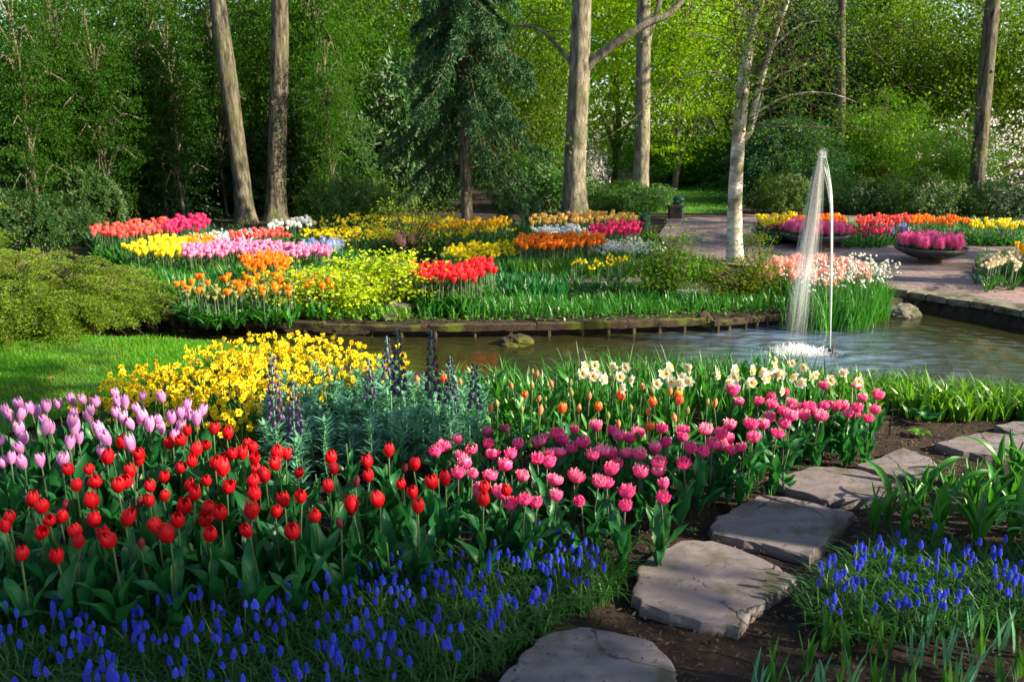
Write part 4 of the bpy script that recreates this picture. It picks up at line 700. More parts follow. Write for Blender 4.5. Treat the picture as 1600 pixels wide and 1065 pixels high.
BEDS = [  # kind, petal material, name, head outline in the photo, how many, label, group, height, head scale
 ('tulip', 'coral', 'coral_tulip', [(140, 356), (225, 345), (262, 342), (262, 358), (180, 366), (148, 365)], 75, 'coral red tulip in the row at the far left before the dark conifers', 'coral tulips at far left', .4, 1.35),
 ('tulip', 'crimson', 'crimson_tulip', [(250, 343), (310, 337), (328, 340), (326, 352), (262, 360)], 55, 'raspberry pink tulip at the right end of the far left row', 'raspberry tulips at far left', .4, 1.35),
 ('tulip', 'crimson', 'crimson_tulip', [(922, 352), (965, 348), (997, 347), (997, 362), (925, 366)], 60, 'crimson pink tulip in the block beside the plaza behind the white tulips', 'crimson tulips near the plaza', .36, 1.3),
 ('narcissus', 'iceblue', 'white_narcissus', [(255, 369), (330, 359), (420, 353), (424, 360), (360, 370), (262, 375)], 120, 'ice white flower in the pale drift curving before the two left trunks', 'white flowers before the left trunks', .25, 1.2),
 ('tulip', 'white', 'white_tulip', [(420, 346), (485, 338), (490, 348), (425, 356)], 45, 'white tulip right of the two left trunks', 'white tulips by the left trunks', .34, 1.15),
 ('narcissus', 'yellow', 'yellow_narcissus', [(480, 339), (560, 333), (720, 333), (720, 343), (600, 345), (482, 347)], 95, 'yellow narcissus in the farthest row left of the spruce', 'yellow narcissi in the farthest row', .34, 1.2),
 ('tulip', 'yellow', 'yellow_tulip', [(196, 382), (258, 370), (290, 372), (285, 392), (230, 396), (200, 392)], 75, 'yellow tulip at the left end of the island beside the juniper', 'yellow tulips beside the juniper', .36, 1.25),
 ('narcissus', 'gold', 'golden_narcissus', [(262, 372), (335, 362), (340, 373), (280, 380)], 55, 'golden narcissus between the white drift and the pink tulips', 'golden narcissi by the white drift', .3, 1.2),
 ('tulip', 'rose', 'pink_tulip', [(285, 386), (350, 374), (420, 376), (515, 384), (520, 396), (430, 396), (350, 394), (290, 397)], 190, 'rose pink tulip in the long island band behind the orange lily tulips', 'rose tulips in the long band', .34, 1.2),
 ('tulip', 'coral', 'coral_tulip', [(355, 363), (440, 358), (452, 366), (365, 373)], 28, 'orange red tulip dotted behind the long rose pink band', 'orange red tulips behind the rose band', .38, 1.3),
 ('narcissus', 'yellow', 'golden_narcissus', [(470, 355), (540, 349), (622, 352), (620, 366), (540, 367), (475, 364)], 100, 'golden narcissus in the middle band left of the spruce', 'golden narcissi left of the spruce', .3, 1.2),
 ('hyacinth', 'paleblue', 'pale_blue_hyacinth', [(470, 378), (510, 371), (540, 373), (535, 386), (485, 386)], 38, 'pale blue flower spike beside the long rose pink band', 'pale blue flowers by the rose band', .2, 0.8),
 ('lily', 'orange', 'lily_tulip', [(375, 402), (400, 394), (445, 396), (450, 414), (390, 418)], 46, 'pointed orange lily tulip in front of the rose pink band', 'orange lily tulips of the island', .38, 1.2),
 ('tulip', 'orange', 'orange_tulip', [(270, 440), (300, 428), (440, 430), (520, 425), (530, 440), (450, 452), (300, 452)], 30, 'orange tulip scattered in green leaves near the island edge', 'scattered orange tulips near the island edge', .33, 1.15),
 ('tulip', 'budgreen', 'budding_plant', [(270, 445), (450, 436), (470, 450), (300, 462)], 45, 'yellow green tulip bud in the leaves near the island edge', 'tulip buds near the island edge', .3, 0.85),
 ('hyacinth', 'peach', 'peach_hyacinth', [(610, 366), (655, 360), (662, 369), (625, 376)], 26, 'peach hyacinth left of the spruce trunk', 'peach hyacinths by the spruce', .24, 1.0),
 ('narcissus', 'yellow', 'yellow_narcissus', [(640, 352), (700, 345), (800, 343), (805, 354), (700, 364), (645, 364)], 85, 'yellow narcissus right behind the spruce trunk', 'yellow narcissi behind the spruce', .32, 1.2),
 ('tulip', 'gold', 'golden_tulip', [(650, 350), (790, 340), (795, 347), (660, 356)], 55, 'amber tulip above the yellow narcissi by the spruce', 'amber tulips by the spruce', .38, 1.2),
 ('narcissus', 'yellow', 'yellow_narcissus', [(690, 384), (740, 375), (802, 374), (805, 388), (740, 397), (695, 395)], 110, 'yellow narcissus in the block before the spruce trunk', 'yellow narcissi before the spruce', .28, 1.2),
 ('tulip', 'orange', 'tangerine_tulip', [(805, 371), (850, 364), (940, 366), (946, 376), (880, 384), (812, 384)], 130, 'orange tulip in the dense block right of the spruce', 'orange tulips right of the spruce', .34, 1.3),
 ('narcissus', 'white', 'white_narcissus', [(925, 378), (985, 371), (1038, 378), (1030, 387), (940, 389)], 110, 'white narcissus in the drift right of the orange tulips', 'white narcissi right of the orange tulips', .24, 1.2),
 ('tulip', 'apricot', 'apricot_tulip', [(826, 338), (900, 331), (990, 333), (1000, 343), (900, 345), (830, 347)], 105, 'apricot tulip in the row at the foot of the thick trunk', 'apricot tulips at the thick trunk', .38, 1.2),
 ('tulip', 'white', 'white_tulip', [(832, 356), (900, 349), (925, 354), (922, 365), (840, 367)], 62, 'white tulip between the apricot row and the orange block', 'white tulips behind the orange block', .32, 1.05),
 ('tulip', 'red', 'scarlet_tulip', [(645, 416), (690, 411), (772, 407), (775, 425), (720, 434), (655, 432)], 75, 'scarlet tulip in the island block behind the dark green leaves', 'scarlet tulips of the island', .36, 1.3),
 ('narcissus', 'yellow', 'yellow_narcissus', [(880, 400), (940, 393), (985, 399), (975, 411), (890, 412)], 16, 'yellow narcissus dotted in green leaves before the white drift', 'dotted yellow narcissi before the white drift', .3, 1.0),
 ('tulip', 'yellow', 'yellow_tulip', [(1184, 339), (1240, 334), (1245, 345), (1190, 349)], 52, 'yellow tulip in the bed behind the pink hyacinth bowls', 'yellow tulips behind the bowls', .36, 1.4),
 ('tulip', 'orange', 'orange_tulip', [(1238, 338), (1317, 336), (1319, 349), (1242, 348)], 62, 'orange tulip in the bed behind the pink hyacinth bowls', 'orange tulips behind the bowls', .36, 1.4),
 ('tulip', 'coral', 'coral_tulip', [(1335, 341), (1380, 336), (1422, 337), (1420, 347), (1345, 349)], 48, 'coral tulip in the bed behind the plaza right of the fountain', 'coral tulips behind the plaza', .36, 1.3),
 ('tulip', 'orange', 'flame_tulip', [(1420, 337), (1480, 335), (1512, 340), (1505, 347), (1425, 347)], 40, 'orange tulip in the bed behind the plaza', 'orange tulips behind the plaza', .36, 1.2),
 ('tulip', 'yellow', 'yellow_tulip', [(1510, 341), (1620, 345), (1620, 355), (1520, 352)], 42, 'yellow tulip in the bed behind the plaza at the right', 'yellow tulips behind the plaza', .32, 1.1),
 ('tulip', 'crimson', 'crimson_tulip', [(1320, 353), (1350, 349), (1396, 354), (1394, 362), (1325, 364)], 42, 'dark red tulip at the front of the bed behind the plaza', 'dark red tulips behind the plaza', .24, 1.0),
 ('hyacinth', 'paleblue', 'pale_blue_hyacinth', [(1345, 348), (1380, 345), (1424, 350), (1420, 357), (1395, 358)], 36, 'pale blue flower spike in the bed behind the plaza', 'pale blue flowers behind the plaza', .22, 0.8),
 ('hyacinth', 'peach', 'peach_hyacinth', [(1185, 408), (1240, 399), (1330, 405), (1368, 424), (1310, 438), (1240, 428), (1192, 424)], 85, 'peach hyacinth behind the white snowflake clump at the pond', 'peach hyacinths behind the fountain', .28, 0.95),
 ('narcissus', 'cream', 'cream_narcissus', [(1526, 400), (1545, 390), (1640, 385), (1660, 400), (1600, 406), (1535, 410)], 70, 'cream narcissus in the kerbed bed at the right edge of the plaza', 'cream narcissi at the right of the plaza', .34, 1.2),
 ('tulip', 'gold', 'golden_tulip', [(1585, 383), (1640, 378), (1640, 390), (1590, 391)], 16, 'amber tulip above the cream narcissi at the right edge', 'amber tulips at the right of the plaza', .42, 1.2),
]
for kind, mat, name, px, n, label, group, h, hs in BEDS:
    ms = [small_plant(kind, mat, R, h, hs, 'dleaf' if kind == 'narcissus' else 'tleaf2', 4 if kind == 'narcissus' else 3, 0.018 if kind == 'narcissus' else 0.045) for _ in range(3)]
    poly = pxpoly(px, h + 0.045)
    if kind in ('tulip', 'lily'): n = int(n * 1.85); hs = hs * 0.64
    for p in scatter(poly, n, R, 0.026):
        o = ob(name, ms[R.integers(3)]); o.location = (p[0], p[1], 0); o.rotation_euler = (R.normal() * 0.06, R.normal() * 0.06, R.uniform(0, 6.28) if kind != 'narcissus' else R.normal() * 0.9)
        o.scale = (R.uniform(0.9, 1.15),) * 2 + (R.uniform(0.91, 1.09),); tag(o, label, name.replace('_', ' ').split()[-1] if name != 'budding_plant' else 'tulip', group)
# green leaves of bulbs between the bands
def swath(px, n, h, w, bend, mat, name='bulb_leaves'):
    Pp = scatter_fast(pxpoly(px, 0.0), n); cl = mnoise
    keep = np.array([0.5 + 0.9 * mnoise.noise((x * 2.2, y * 2.2, 1.7)) for x, y in Pp]); Hs = h * np.clip(0.75 + 0.5 * keep, 0.5, 1.3) * R.uniform(0.75, 1.15, len(Pp))
    V, F = blades(np.column_stack([Pp, 0 * Pp[:, 0] - 0.01]), Hs, R.uniform(0.2, 1.0, len(Pp)) * bend, R.uniform(0.7, 1.25, len(Pp)) * w, R, k=4); tag(mk(name, [(V, F)], M[mat], smooth=True), kind='stuff')
swath([(195, 415), (300, 412), (520, 412), (640, 440), (640, 470), (450, 478), (300, 482), (235, 474)], 8000, 0.29, 0.02, 0.5, 'tleaf2')
swath([(145, 385), (190, 378), (330, 372), (330, 384), (230, 392), (180, 402), (150, 402)], 1500, 0.34, 0.03, 0.5, 'tleaf')
swath([(280, 400), (520, 398), (560, 420), (300, 425)], 2500, 0.24, 0.014, 0.5, 'dleaf')
swath([(790, 404), (1010, 400), (1130, 425), (1120, 440), (1000, 432), (800, 436)], 4200, 0.26, 0.016, 0.55, 'freshleaf')
swath([(690, 408), (830, 402), (830, 432), (700, 440)], 1500, 0.26, 0.02, 0.5, 'tleaf2')
swath([(640, 452), (760, 448), (880, 452), (890, 470), (800, 480), (650, 478)], 1900, 0.26, 0.036, 0.45, 'tleaf')
swath([(640, 480), (900, 476), (1230, 470), (1230, 484), (900, 496), (660, 498)], 1900, 0.19, 0.013, 0.55, 'tleaf2')
swath([(890, 455), (1050, 452), (1060, 474), (900, 474)], 1700, 0.14, 0.013, 0.6, 'mleaf')
swath([(160, 368), (1010, 352), (1035, 390), (700, 402), (300, 400)], 7000, 0.22, 0.02, 0.5, 'dleaf')
swath([(1184, 352), (1320, 350), (1325, 362), (1190, 362)], 700, 0.24, 0.03, 0.5, 'tleaf2')
swath([(1320, 358), (1640, 358), (1680, 374), (1330, 372)], 2600, 0.26, 0.03, 0.5, 'tleaf2')
swath([(1522, 420), (1540, 410), (1680, 405), (1700, 430), (1600, 436), (1530, 428)], 1300, 0.26, 0.018, 0.5, 'dleaf')
swath([(350, 492), (640, 500), (640, 480), (400, 478)], 1500, 0.13, 0.014, 0.6, 'freshleaf')

# white snowflakes at the water's edge behind the fountain
def snowflake(rng):
    h = 0.45; P = np.column_stack([rng.normal(size=(16, 2)) * 0.03, np.full(16, -0.12)]); V, F = blades(P, rng.uniform(0.8, 1.1, 16) * h, rng.uniform(0.1, 0.7, 16) * 0.6, rng.uniform(0.009, 0.014, 16), rng, k=6); parts = [(V, F, 0)]
    for i in range(2):
        x, y, z = rng.normal() * 0.09, rng.normal() * 0.09, h * rng.uniform(0.85, 1.08); V, F = tube(spline([[0, 0, 0], [x * 0.4, y * 0.4, z * 0.6], [x, y, z]], 5), 0.002, 4); parts.append((V, F, 0))
        for k in range(3):
            c = np.array([x, y, z]) + rng.normal(size=3) * [0.025, 0.025, 0.012] - [0, 0, 0.012]
            for q in range(5): a = q * 1.257; parts.append((*leaves(c[None], np.array([[math.cos(a) * 0.55, math.sin(a) * 0.55, -1]]), np.array([[math.cos(a), math.sin(a), 0.5]]), 0.024, 0.016), 1))
    return mk('plant', parts, [M['tleaf2'], M['white']], smooth=True, link=False)
SN = [snowflake(R) for _ in range(4)]
for p in scatter(pxpoly([(1235, 505), (1245, 478), (1300, 465), (1375, 468), (1392, 484), (1345, 508), (1290, 512)], -0.05), 72, R, 0.07):
    o = ob('snowflake', SN[R.integers(4)]); o.location = (*p, -0.02); o.rotation_euler = (0, 0, R.uniform(0, 6.28)); o.scale = (R.uniform(0.85, 1.15),) * 3; tag(o, 'snowflake plant with small white bells at the water behind the fountain', 'snowflake', 'white snowflakes by the fountain')

# ------------------------------------------------------------------ hyacinth bowls on the plaza
HYM = [small_plant('hyacinth', 'hyacinth', R, 0.14, 1.12, 'tleaf2', 4, 0.03, 1.1) for _ in range(4)]
def bowl(px, py, rad, label, n, hlabel, hgroup):
    g = gp(px, py, 0.03); t = thing('flower_bowl', label, 'flower bowl', (g[0], g[1], 0.032))
    prof = [(0.3, 0.0), (0.32, 0.03), (0.3, 0.045), (0.62, 0.1), (0.9, 0.18), (1.0, 0.235), (1.0, 0.262), (0.97, 0.27), (0.93, 0.262), (0.9, 0.22), (0.5, 0.19), (0.05, 0.19)]
    a = np.linspace(0, 2 * PI, 49)[None]; r = np.array([p[0] for p in prof])[:, None] * rad; z = np.array([p[1] for p in prof])[:, None] * rad / 0.62
    V = np.stack([r * np.cos(a), r * np.sin(a), z + 0 * a], -1).reshape(-1, 3); mk('bowl', [(V, grid_faces(len(prof), 49))], M['bowl'], t, smooth=True)
    a = np.linspace(0, 2 * PI, 33)[None]; r = np.linspace(0.01, 0.91, 8)[:, None] * rad; zz = (0.24 + 0.02 * (1 - (r / rad) ** 2)) * rad / 0.62 + R.normal(size=(8, 33)) * 0.005; zz[:, -1] = zz[:, 0]
    mk('soil', [(np.stack([r * np.cos(a), r * np.sin(a), zz], -1).reshape(-1, 3), grid_faces(8, 33))], M['soil'], t)
    k = 0
    for i in range(n):
        q = math.sqrt((i + 0.5) / n) * 0.87 * rad; b = i * 2.39996; o = ob('pink_hyacinth', HYM[R.integers(4)]); tilt = 0.35 * q / rad
        o.location = (g[0] + q * math.cos(b), g[1] + q * math.sin(b), 0.032 + rad / 0.62 * 0.245 - 0.045); o.rotation_euler = (-tilt * math.sin(b) + R.normal() * 0.06, tilt * math.cos(b) + R.normal() * 0.06, R.uniform(0, 6.28)); o.scale = (R.uniform(0.9, 1.1),) * 3; tag(o, hlabel, 'hyacinth', hgroup)
bowl(1452, 408, 0.49, 'dark shallow stone bowl of pink hyacinths standing alone right of the fountain', 80, 'pink hyacinth in the lone bowl right of the fountain', 'hyacinths of the lone bowl')
bowl(1272, 386, 0.52, 'dark stone bowl of pink hyacinths seen through the fountain jet', 85, 'pink hyacinth in the bowl behind the fountain jet', 'hyacinths of the bowl behind the jet')
bowl(1222, 376, 0.47, 'dark stone bowl of pink hyacinths behind the birch, overlapped by the bowl beside it', 70, 'pink hyacinth in the overlapped bowl beside the birch', 'hyacinths of the overlapped bowl')
t = thing('kerb', 'low dark kerb round the narcissus bed at the right edge of the plaza', 'kerb')
for a, b in zip(*(lambda q: (q[:-1], q[1:]))(spline([gp(x, y, 0.03)[:2] for x, y in [(1524, 424), (1540, 431), (1590, 437), (1660, 446)]], 8))):
    d = b - a; l = np.linalg.norm(d); ang = math.atan2(d[1], d[0]); V, F = slab(l - 0.008, 0.1, 0.08, 0.012); V = np.column_stack([V[:, 0] * math.cos(ang) - V[:, 1] * math.sin(ang) + (a + b)[0] / 2, V[:, 0] * math.sin(ang) + V[:, 1] * math.cos(ang) + (a + b)[1] / 2, V[:, 2] + 0.05]); mk('kerb_block', [(V, F)], M['wallstone'], t)

# ------------------------------------------------------------------ fountain
def fountain():
    g = gp(1297, 549, WZ); t = thing('fountain', 'single white water jet rising from the pond and falling back in a thin veil', 'fountain', (g[0], g[1], WZ))
    V, F = tube([[0, 0, -0.3], [0, 0, 0.015], [0, 0, 0.03]], [0.02, 0.02, 0.014], 10); mk('nozzle', [(V, F)], M['black'], t)
    top = dp(1285, 236, g[1]) - [g[0], g[1], WZ]; H = top[2]; parts = []; xt = dp(1298, 262, g[1])[0] - g[0]
    def jetp(off, k): u = np.linspace(0, 1, 16); return np.column_stack([xt * u + (top[0] - xt) * 0.75 * np.clip((u - 0.7) / 0.3, 0, 1) ** 2 + off[0] * (0.2 + u), off[1] * (0.2 + u), 0.03 + (H * k - 0.03) * (u + 0.12 * u * (1 - u))])
    for i in range(60):                                   # the rising jet: many thin broken threads
        off = R.normal(size=2) * 0.0042; P = jetp(off, R.uniform(0.9, 1.0)); a0, b0 = sorted(R.choice(16, 2, replace=False)); a0 = 0 if R.random() < 0.4 else a0; P = spline(P[a0:max(b0, a0 + 2) + 1], 10); V, F = tube(P, R.uniform(0.0014, 0.0032) * (0.35 + np.sin(np.linspace(0, PI, 10))) * (1 + 0.2 * R.normal(size=10)).clip(0.4), 5); parts.append((V, F))
    mk('jet', parts, M['jet'], t, smooth=True)
    parts = []; drops = []
    for i in range(650):                                  # water falling back to the left in a thinning veil
        reach = -0.17 * R.uniform(0, 1) ** 0.8 + (xt - top[0]) * (R.random() < 0.25) + R.normal() * 0.008; ry = R.normal() * 0.05; h0 = H * R.uniform(0.97, 1.008); z0 = R.uniform(0.6, 1.0) if R.random() < 0.3 else 1.0; z1 = 0.0 if R.random() < 0.16 else max(0.0, z0 - R.uniform(0.12, 0.8))
        u = np.linspace(0, 1, 12); zz = h0 * (z0 + (z1 - z0) * u); f = np.sqrt(np.clip((h0 - zz) / h0, 0, 1)); P = np.column_stack([top[0] + reach * f + 0.002 * np.sin(u * 9 + i), ry * f, zz])
        rr = R.uniform(0.0012, 0.0042) * np.sin(np.clip(u * PI, 0.12, PI - 0.12)); V, F = tube(P, rr, 5); parts.append((V, F))
        if i % 3 == 0: q = R.integers(12); drops.append(P[q] + R.normal(size=3) * [0.012, 0.015, 0.03])
    mk('falling_water', parts, M['veil'], t, smooth=True)
    def balls(C, r):
        O = np.array([[1, 0, 0], [-1, 0, 0], [0, 1, 0], [0, -1, 0], [0, 0, 1], [0, 0, -1]], float); FO = np.array([[0, 2, 4], [2, 1, 4], [1, 3, 4], [3, 0, 4], [2, 0, 5], [1, 2, 5], [3, 1, 5], [0, 3, 5]])
        C = np.asarray(C); n = len(C); r = np.broadcast_to(r, (n,)); return (C[:, None] + O[None] * r[:, None, None]).reshape(-1, 3), (FO[None] + np.arange(n)[:, None, None] * 6).reshape(-1, 3)
    C = np.vstack([np.array(drops), top + R.normal(size=(420, 3)) * [0.02, 0.02, 0.022] + [0.004, 0, -0.03]]); C = C[C[:, 2] > 0]; V, F = balls(C, R.uniform(0.0008, 0.0026, len(C))); tag(mk('droplets', [(V, F)], M['foam'], t, smooth=True), kind='stuff')
    n = 6500; c = dp(1250, 545, g[1]) - [g[0], g[1], WZ]; X = c[0] + R.normal(size=n) * 0.12; Yv = R.normal(size=n) * 0.08; Z = np.abs(R.normal(size=n)) * 0.022 * np.exp(-((X - c[0]) / 0.16) ** 2); V, F = balls(np.column_stack([X, Yv, Z]), R.uniform(0.0012, 0.004, n)); parts = [(V, F)]
    for i in range(60):
        x, y = c[0] + R.normal() * 0.1, R.normal() * 0.07; h = R.uniform(0.02, 0.075); V, F = tube([[x, y, 0], [x + R.normal() * 0.01, y, h * 0.6], [x + R.normal() * 0.02, y + R.normal() * 0.02, h]], [0.006, 0.004, 0.001], 5); parts.append((V, F))
    mk('splash', parts, M['foam'], t, smooth=True)
fountain()
g = gp(1301, 553, WZ); t = thing('pipe', 'short rusty pipe with a bent top standing in the water beside the jet', 'pipe', (g[0], g[1], WZ)); V, F = tube(spline([[0, 0, -0.3], [0, 0, 0.0], [0, 0, 0.075], [0.004, 0, 0.09], [0.03, 0, 0.093]], 12), 0.008, 8); mk('tube', [(V, F)], M['pipe'], t, smooth=True); V, F = tube([[0.028, 0, 0.093], [0.034, 0, 0.093]], 0.011, 8); mk('cap', [(V, F)], M['pipe'], t)

# ------------------------------------------------------------------ bins, seat block, plant marker, fallen leaf
def lathe(prof, n=28):
    a = np.linspace(0, 2 * PI, n + 1)[None]; r = np.array([p[0] for p in prof])[:, None]; z = np.array([p[1] for p in prof])[:, None]; return np.stack([r * np.cos(a), r * np.sin(a), z + 0 * a], -1).reshape(-1, 3), grid_faces(len(prof), n + 1)
def litter_bin(g, k, label):
    t = thing('litter_bin', label, 'litter bin', g); V, F = lathe([(0.001, 0.02), (0.19, 0.02), (0.2, 0.03), (0.21, 0.52), (0.2, 0.53), (0.001, 0.53)]); mk('body', [(V * k, F)], M['darkgreen'], t, smooth=False)
    V, F = lathe([(0.215, 0.60), (0.22, 0.62), (0.2, 0.68), (0.14, 0.74), (0.06, 0.77), (0.001, 0.775)]); mk('lid', [(V * k, F)], M['darkgreen'], t, smooth=True)
    for a in (0.4, 2.0, 3.5, 5.1): V, F = tube(np.array([[0.19 * math.cos(a), 0.19 * math.sin(a), 0.5], [0.19 * math.cos(a), 0.19 * math.sin(a), 0.63]]) * k, 0.015, 6); mk('lid_support', [(V, F)], M['black'], t)
q = dp(1059, 340, 18.2); litter_bin((q[0], 18.2, 0), 0.62, 'dark green litter bin with a domed lid beside the plaza entrance')
q = gp(1006, 366, 0.0); litter_bin((q[0], q[1], 0), 0.5, 'dark green litter bin half hidden by crimson tulips')
q = dp(1054, 341, 17.6); t = thing('seat_block', 'dark brown wooden block seat in front of the domed litter bin', 'seat', (q[0], 17.6, 0))
for i in range(4): V, F = slab(0.32, 0.065, 0.035, 0.006); V[:, 1] += (i - 1.5) * 0.07; V[:, 2] += 0.285; mk('slat', [(V, F)], M['darkwood'], t)
V, F = slab(0.27, 0.24, 0.26, 0.01); V[:, 2] += 0.135; mk('base', [(V, F)], M['darkwood'], t)
g = gp(1390, 676, 0); t = thing('plant_marker', 'black plant marker stake with a small tilted plate at the end of the pink tulips', 'plant marker', (g[0], g[1], 0)); V, F = tube([[0, 0, -0.05], [0, 0, 0.14]], 0.005, 8); mk('stake', [(V, F)], M['black'], t); V, F = slab(0.055, 0.004, 0.035, 0.001); c, s = math.cos(0.7), math.sin(0.7); V = np.column_stack([V[:, 0] + 0.012, V[:, 1] * c - V[:, 2] * s, V[:, 1] * s + V[:, 2] * c + 0.145]); mk('plate', [(V, F)], M['black'], t)
g = gp(1436, 676, 0); parts = []
for i in range(9): V, F = leaf_geom(R.uniform(0.05, 0.09), 0.04, R, arch=0.6, nu=7, nv=5, wav=0.012, stand=1.6); a = i * 0.7; parts.append((np.column_stack([V[:, 0] * math.cos(a) - V[:, 1] * math.sin(a), V[:, 0] * math.sin(a) + V[:, 1] * math.cos(a), V[:, 2] * 0.6 + 0.003]), F))
o = mk('crumpled_leaves', parts, M['freshleaf'], smooth=True); o.location = g; tag(o, 'crumpled light green leaves lying on the soil behind the stepping stones', 'leaves')
g = gp(1448, 660, 0); parts = []
for i in range(5): V, F = leaf_geom(R.uniform(0.11, 0.15), 0.055, R, arch=0.5, nu=8, nv=5, wav=0.005, stand=0.7); a = i * 1.25; parts.append((np.column_stack([V[:, 0] * math.cos(a) - V[:, 1] * math.sin(a), V[:, 0] * math.sin(a) + V[:, 1] * math.cos(a), V[:, 2]]), F))
o = mk('tulip_rosette', parts, M['tleaf'], smooth=True); o.location = g; tag(o, 'single blue-green rosette of tulip leaves on bare soil before the strap-leaved plants', 'plant')
for px, py in [(1085, 833), (1300, 780), (1262, 717), (1015, 950)]:
    g = gp(px, py, 0); V, F = leaves(np.column_stack([R.normal(size=(9, 2)) * 0.012, np.full(9, 0.004)]), np.column_stack([R.normal(size=(9, 2)), np.full(9, 0.5)]), np.array([0, 0, 1.0]) + R.normal(size=(9, 3)) * 0.2, 0.028, 0.018); o = mk('weed', [(V, F)], M['freshleaf']); o.location = g; tag(o, 'tiny green weed sprouting from the soil beside a stepping stone', 'weed', 'weeds in the soil')
# ------------------------------------------------------------------ trees and shrubs
def crown_pts(rng, C, rad, n, shell=0.45, low=-1.0):
    d = rdir(rng, n * 2); d = d[d[:, 2] > low][:n]; r = rng.uniform(0, 1, len(d)) ** shell
    return np.asarray(C) + d * r[:, None] * np.asarray(rad)
def foliage(rng, centers, nl, L, Wd, cr, flat=0.45, up=0.8, droop=0.0, out=None):
    n = len(centers); C = np.repeat(centers, nl, 0); s = np.repeat(rng.uniform(0.6, 1.35, n), nl)[:, None]
    off = rng.normal(size=(n * nl, 3)) * cr * [1, 1, flat] * s; ax = nrm(off + rng.normal(size=off.shape) * cr * 0.7) * [1, 1, 0.5] - [0, 0, droop]; nm = np.array([0, 0, up]) + rng.normal(size=off.shape) * 0.6
    sz = rng.uniform(0.6, 1.3, n * nl); return leaves(C + off, ax, nm, L * sz, Wd * sz, 0.2)
def limbs(rng, trunk, centers, n, r0, wob=0.12):
    parts = []; T = np.asarray(trunk)
    for c in centers[rng.permutation(len(centers))[:n]]:
        k = np.argmin(np.abs(T[:, 2] - (c[2] - 0.35 * np.linalg.norm(c[:2] - T[0, :2]))) ); a = T[k]; m = (a + c) / 2 + rng.normal(size=3) * wob + [0, 0, 0.1]; V, F = tube(spline([a, m, c], 6), np.linspace(r0, r0 * 0.2, 6), 5); parts.append((V, F))
    return parts
def trunk_mesh(name, pts, rad, mat, parent, n=16, seg=34, flare=1.5, bump=0.02):
    P = spline(pts, seg); u = np.linspace(0, 1, seg); r = np.interp(u, np.linspace(0, 1, len(rad)), rad); zz = P[:, 2] - P[0, 2]; r = r * (1 + (flare - 1) * np.exp(-zz / 0.28)); 
    V, F = tube(P, r, n, rng=R, bump=bump); return mk(name, [(V, F)], M[mat], parent, smooth=True), P
def knot(parent, P, k, r, mat, ang):
    c = P[k]; d = np.array([math.cos(ang), math.sin(ang), 0.1]); V, F = tube([c + d * r * 0.8, c + d * r * 1.06, c + d * r * 1.12], [0.055, 0.045, 0.02], 9, rng=R, bump=0.1); mk('knot', [(V, F)], M[mat], [c for c in parent.children if c.name.startswith('trunk')][0], smooth=True)
def big_tree(px, Y, w0, w1, mat, name, label, ztop=13.0, crown=(3.2, 3.2, 3.2), nleaf=150, tint=(1, 1, 1), crz=10.5, crn=143, bend=None, branches=()):
    """tall trunk following the photo's outline, carried on above the frame to a spring crown"""
    base = gp(*px[0], 0.0) if Y is None else None; Yv = base[1] if base is not None else Y
    pts = [dp(x, y, Yv) for x, y in px]; pts[0][2] = -0.05; d = (pts[-1] - pts[-2]); d /= max(d[2], 0.1)
    h = pts[-1][2]; pts += [pts[-1] + d * (ztop - h) * 0.5 * 0.6 + [0, 0, (ztop - h) * 0.5 * 0.4], pts[-1] + d * (ztop - h) * 0.6 + [0, 0, (ztop - h) * 0.4]]
    o = pts[0].copy(); t = thing(name, label, 'tree', (o[0], o[1], 0)); pts = [p - [o[0], o[1], 0] for p in pts]
    scale = Yv / FPX; _, P = trunk_mesh('trunk', pts, [w0 * scale / 2, w0 * scale / 2 * 0.93, w1 * scale / 2, w1 * scale / 2 * 0.8, w1 * scale / 2 * 0.4], mat, t)
    topc = np.array([pts[-1][0], pts[-1][1], crz]); cp = crown_pts(R, topc, crown, crn, 0.5); parts = limbs(R, P, cp, 40, 0.07, 0.3)
    for br in branches:
        q = [dp(x, y, Yv + dy) - [o[0], o[1], 0] for x, y, dy in br[0]]; V, F = tube(spline(q, 16), np.linspace(br[1], br[2], 16), 9, rng=R, bump=0.03); mk('branch', [(V, F)], M[mat], t, smooth=True)
    mk('limbs', parts, M[mat], t, smooth=True); V, F = foliage(R, cp, nleaf // 6, 0.1, 0.055, 0.4, 0.5); cr = mk('crown', [(V, F)], M['crownleaf'], t); cr.color = (*tint, 1)
    return t, P, o
t, P, o = big_tree([(384, 347), (376, 270), (364, 180), (352, 90), (340, 0)], None, 27, 26, 'bark', 'leaning_tree', 'grey trunk leaning to the left, left one of the pair behind the white drift', crn=93)
t, P, o = big_tree([(430, 343), (433, 250), (436, 120), (437, 0)], None, 29, 26, 'bark', 'tall_tree', 'straight grey brown trunk, right one of the pair behind the white drift', crn=93)
knot(t, P, 11, 0.2, 'bark', -2.0)
t, P, o = big_tree([(897, 335), (899, 250), (905, 120), (909, 0)], None, 35, 30, 'barkpale', 'branching_tree', 'thickest pale trunk, with a long branch rising to the right, by the apricot tulips', crn=110,
  branches=[([(912, 110, 0), (935, 88, -0.1), (970, 62, -0.25), (1010, 38, -0.35), (1045, 22, -0.4), (1085, -20, -0.4)], 0.11, 0.06), ([(893, 100, 0), (878, 80, 0.1), (858, 58, 0.2), (836, 43, 0.3), (800, 40, 0.4)], 0.055, 0.025)])
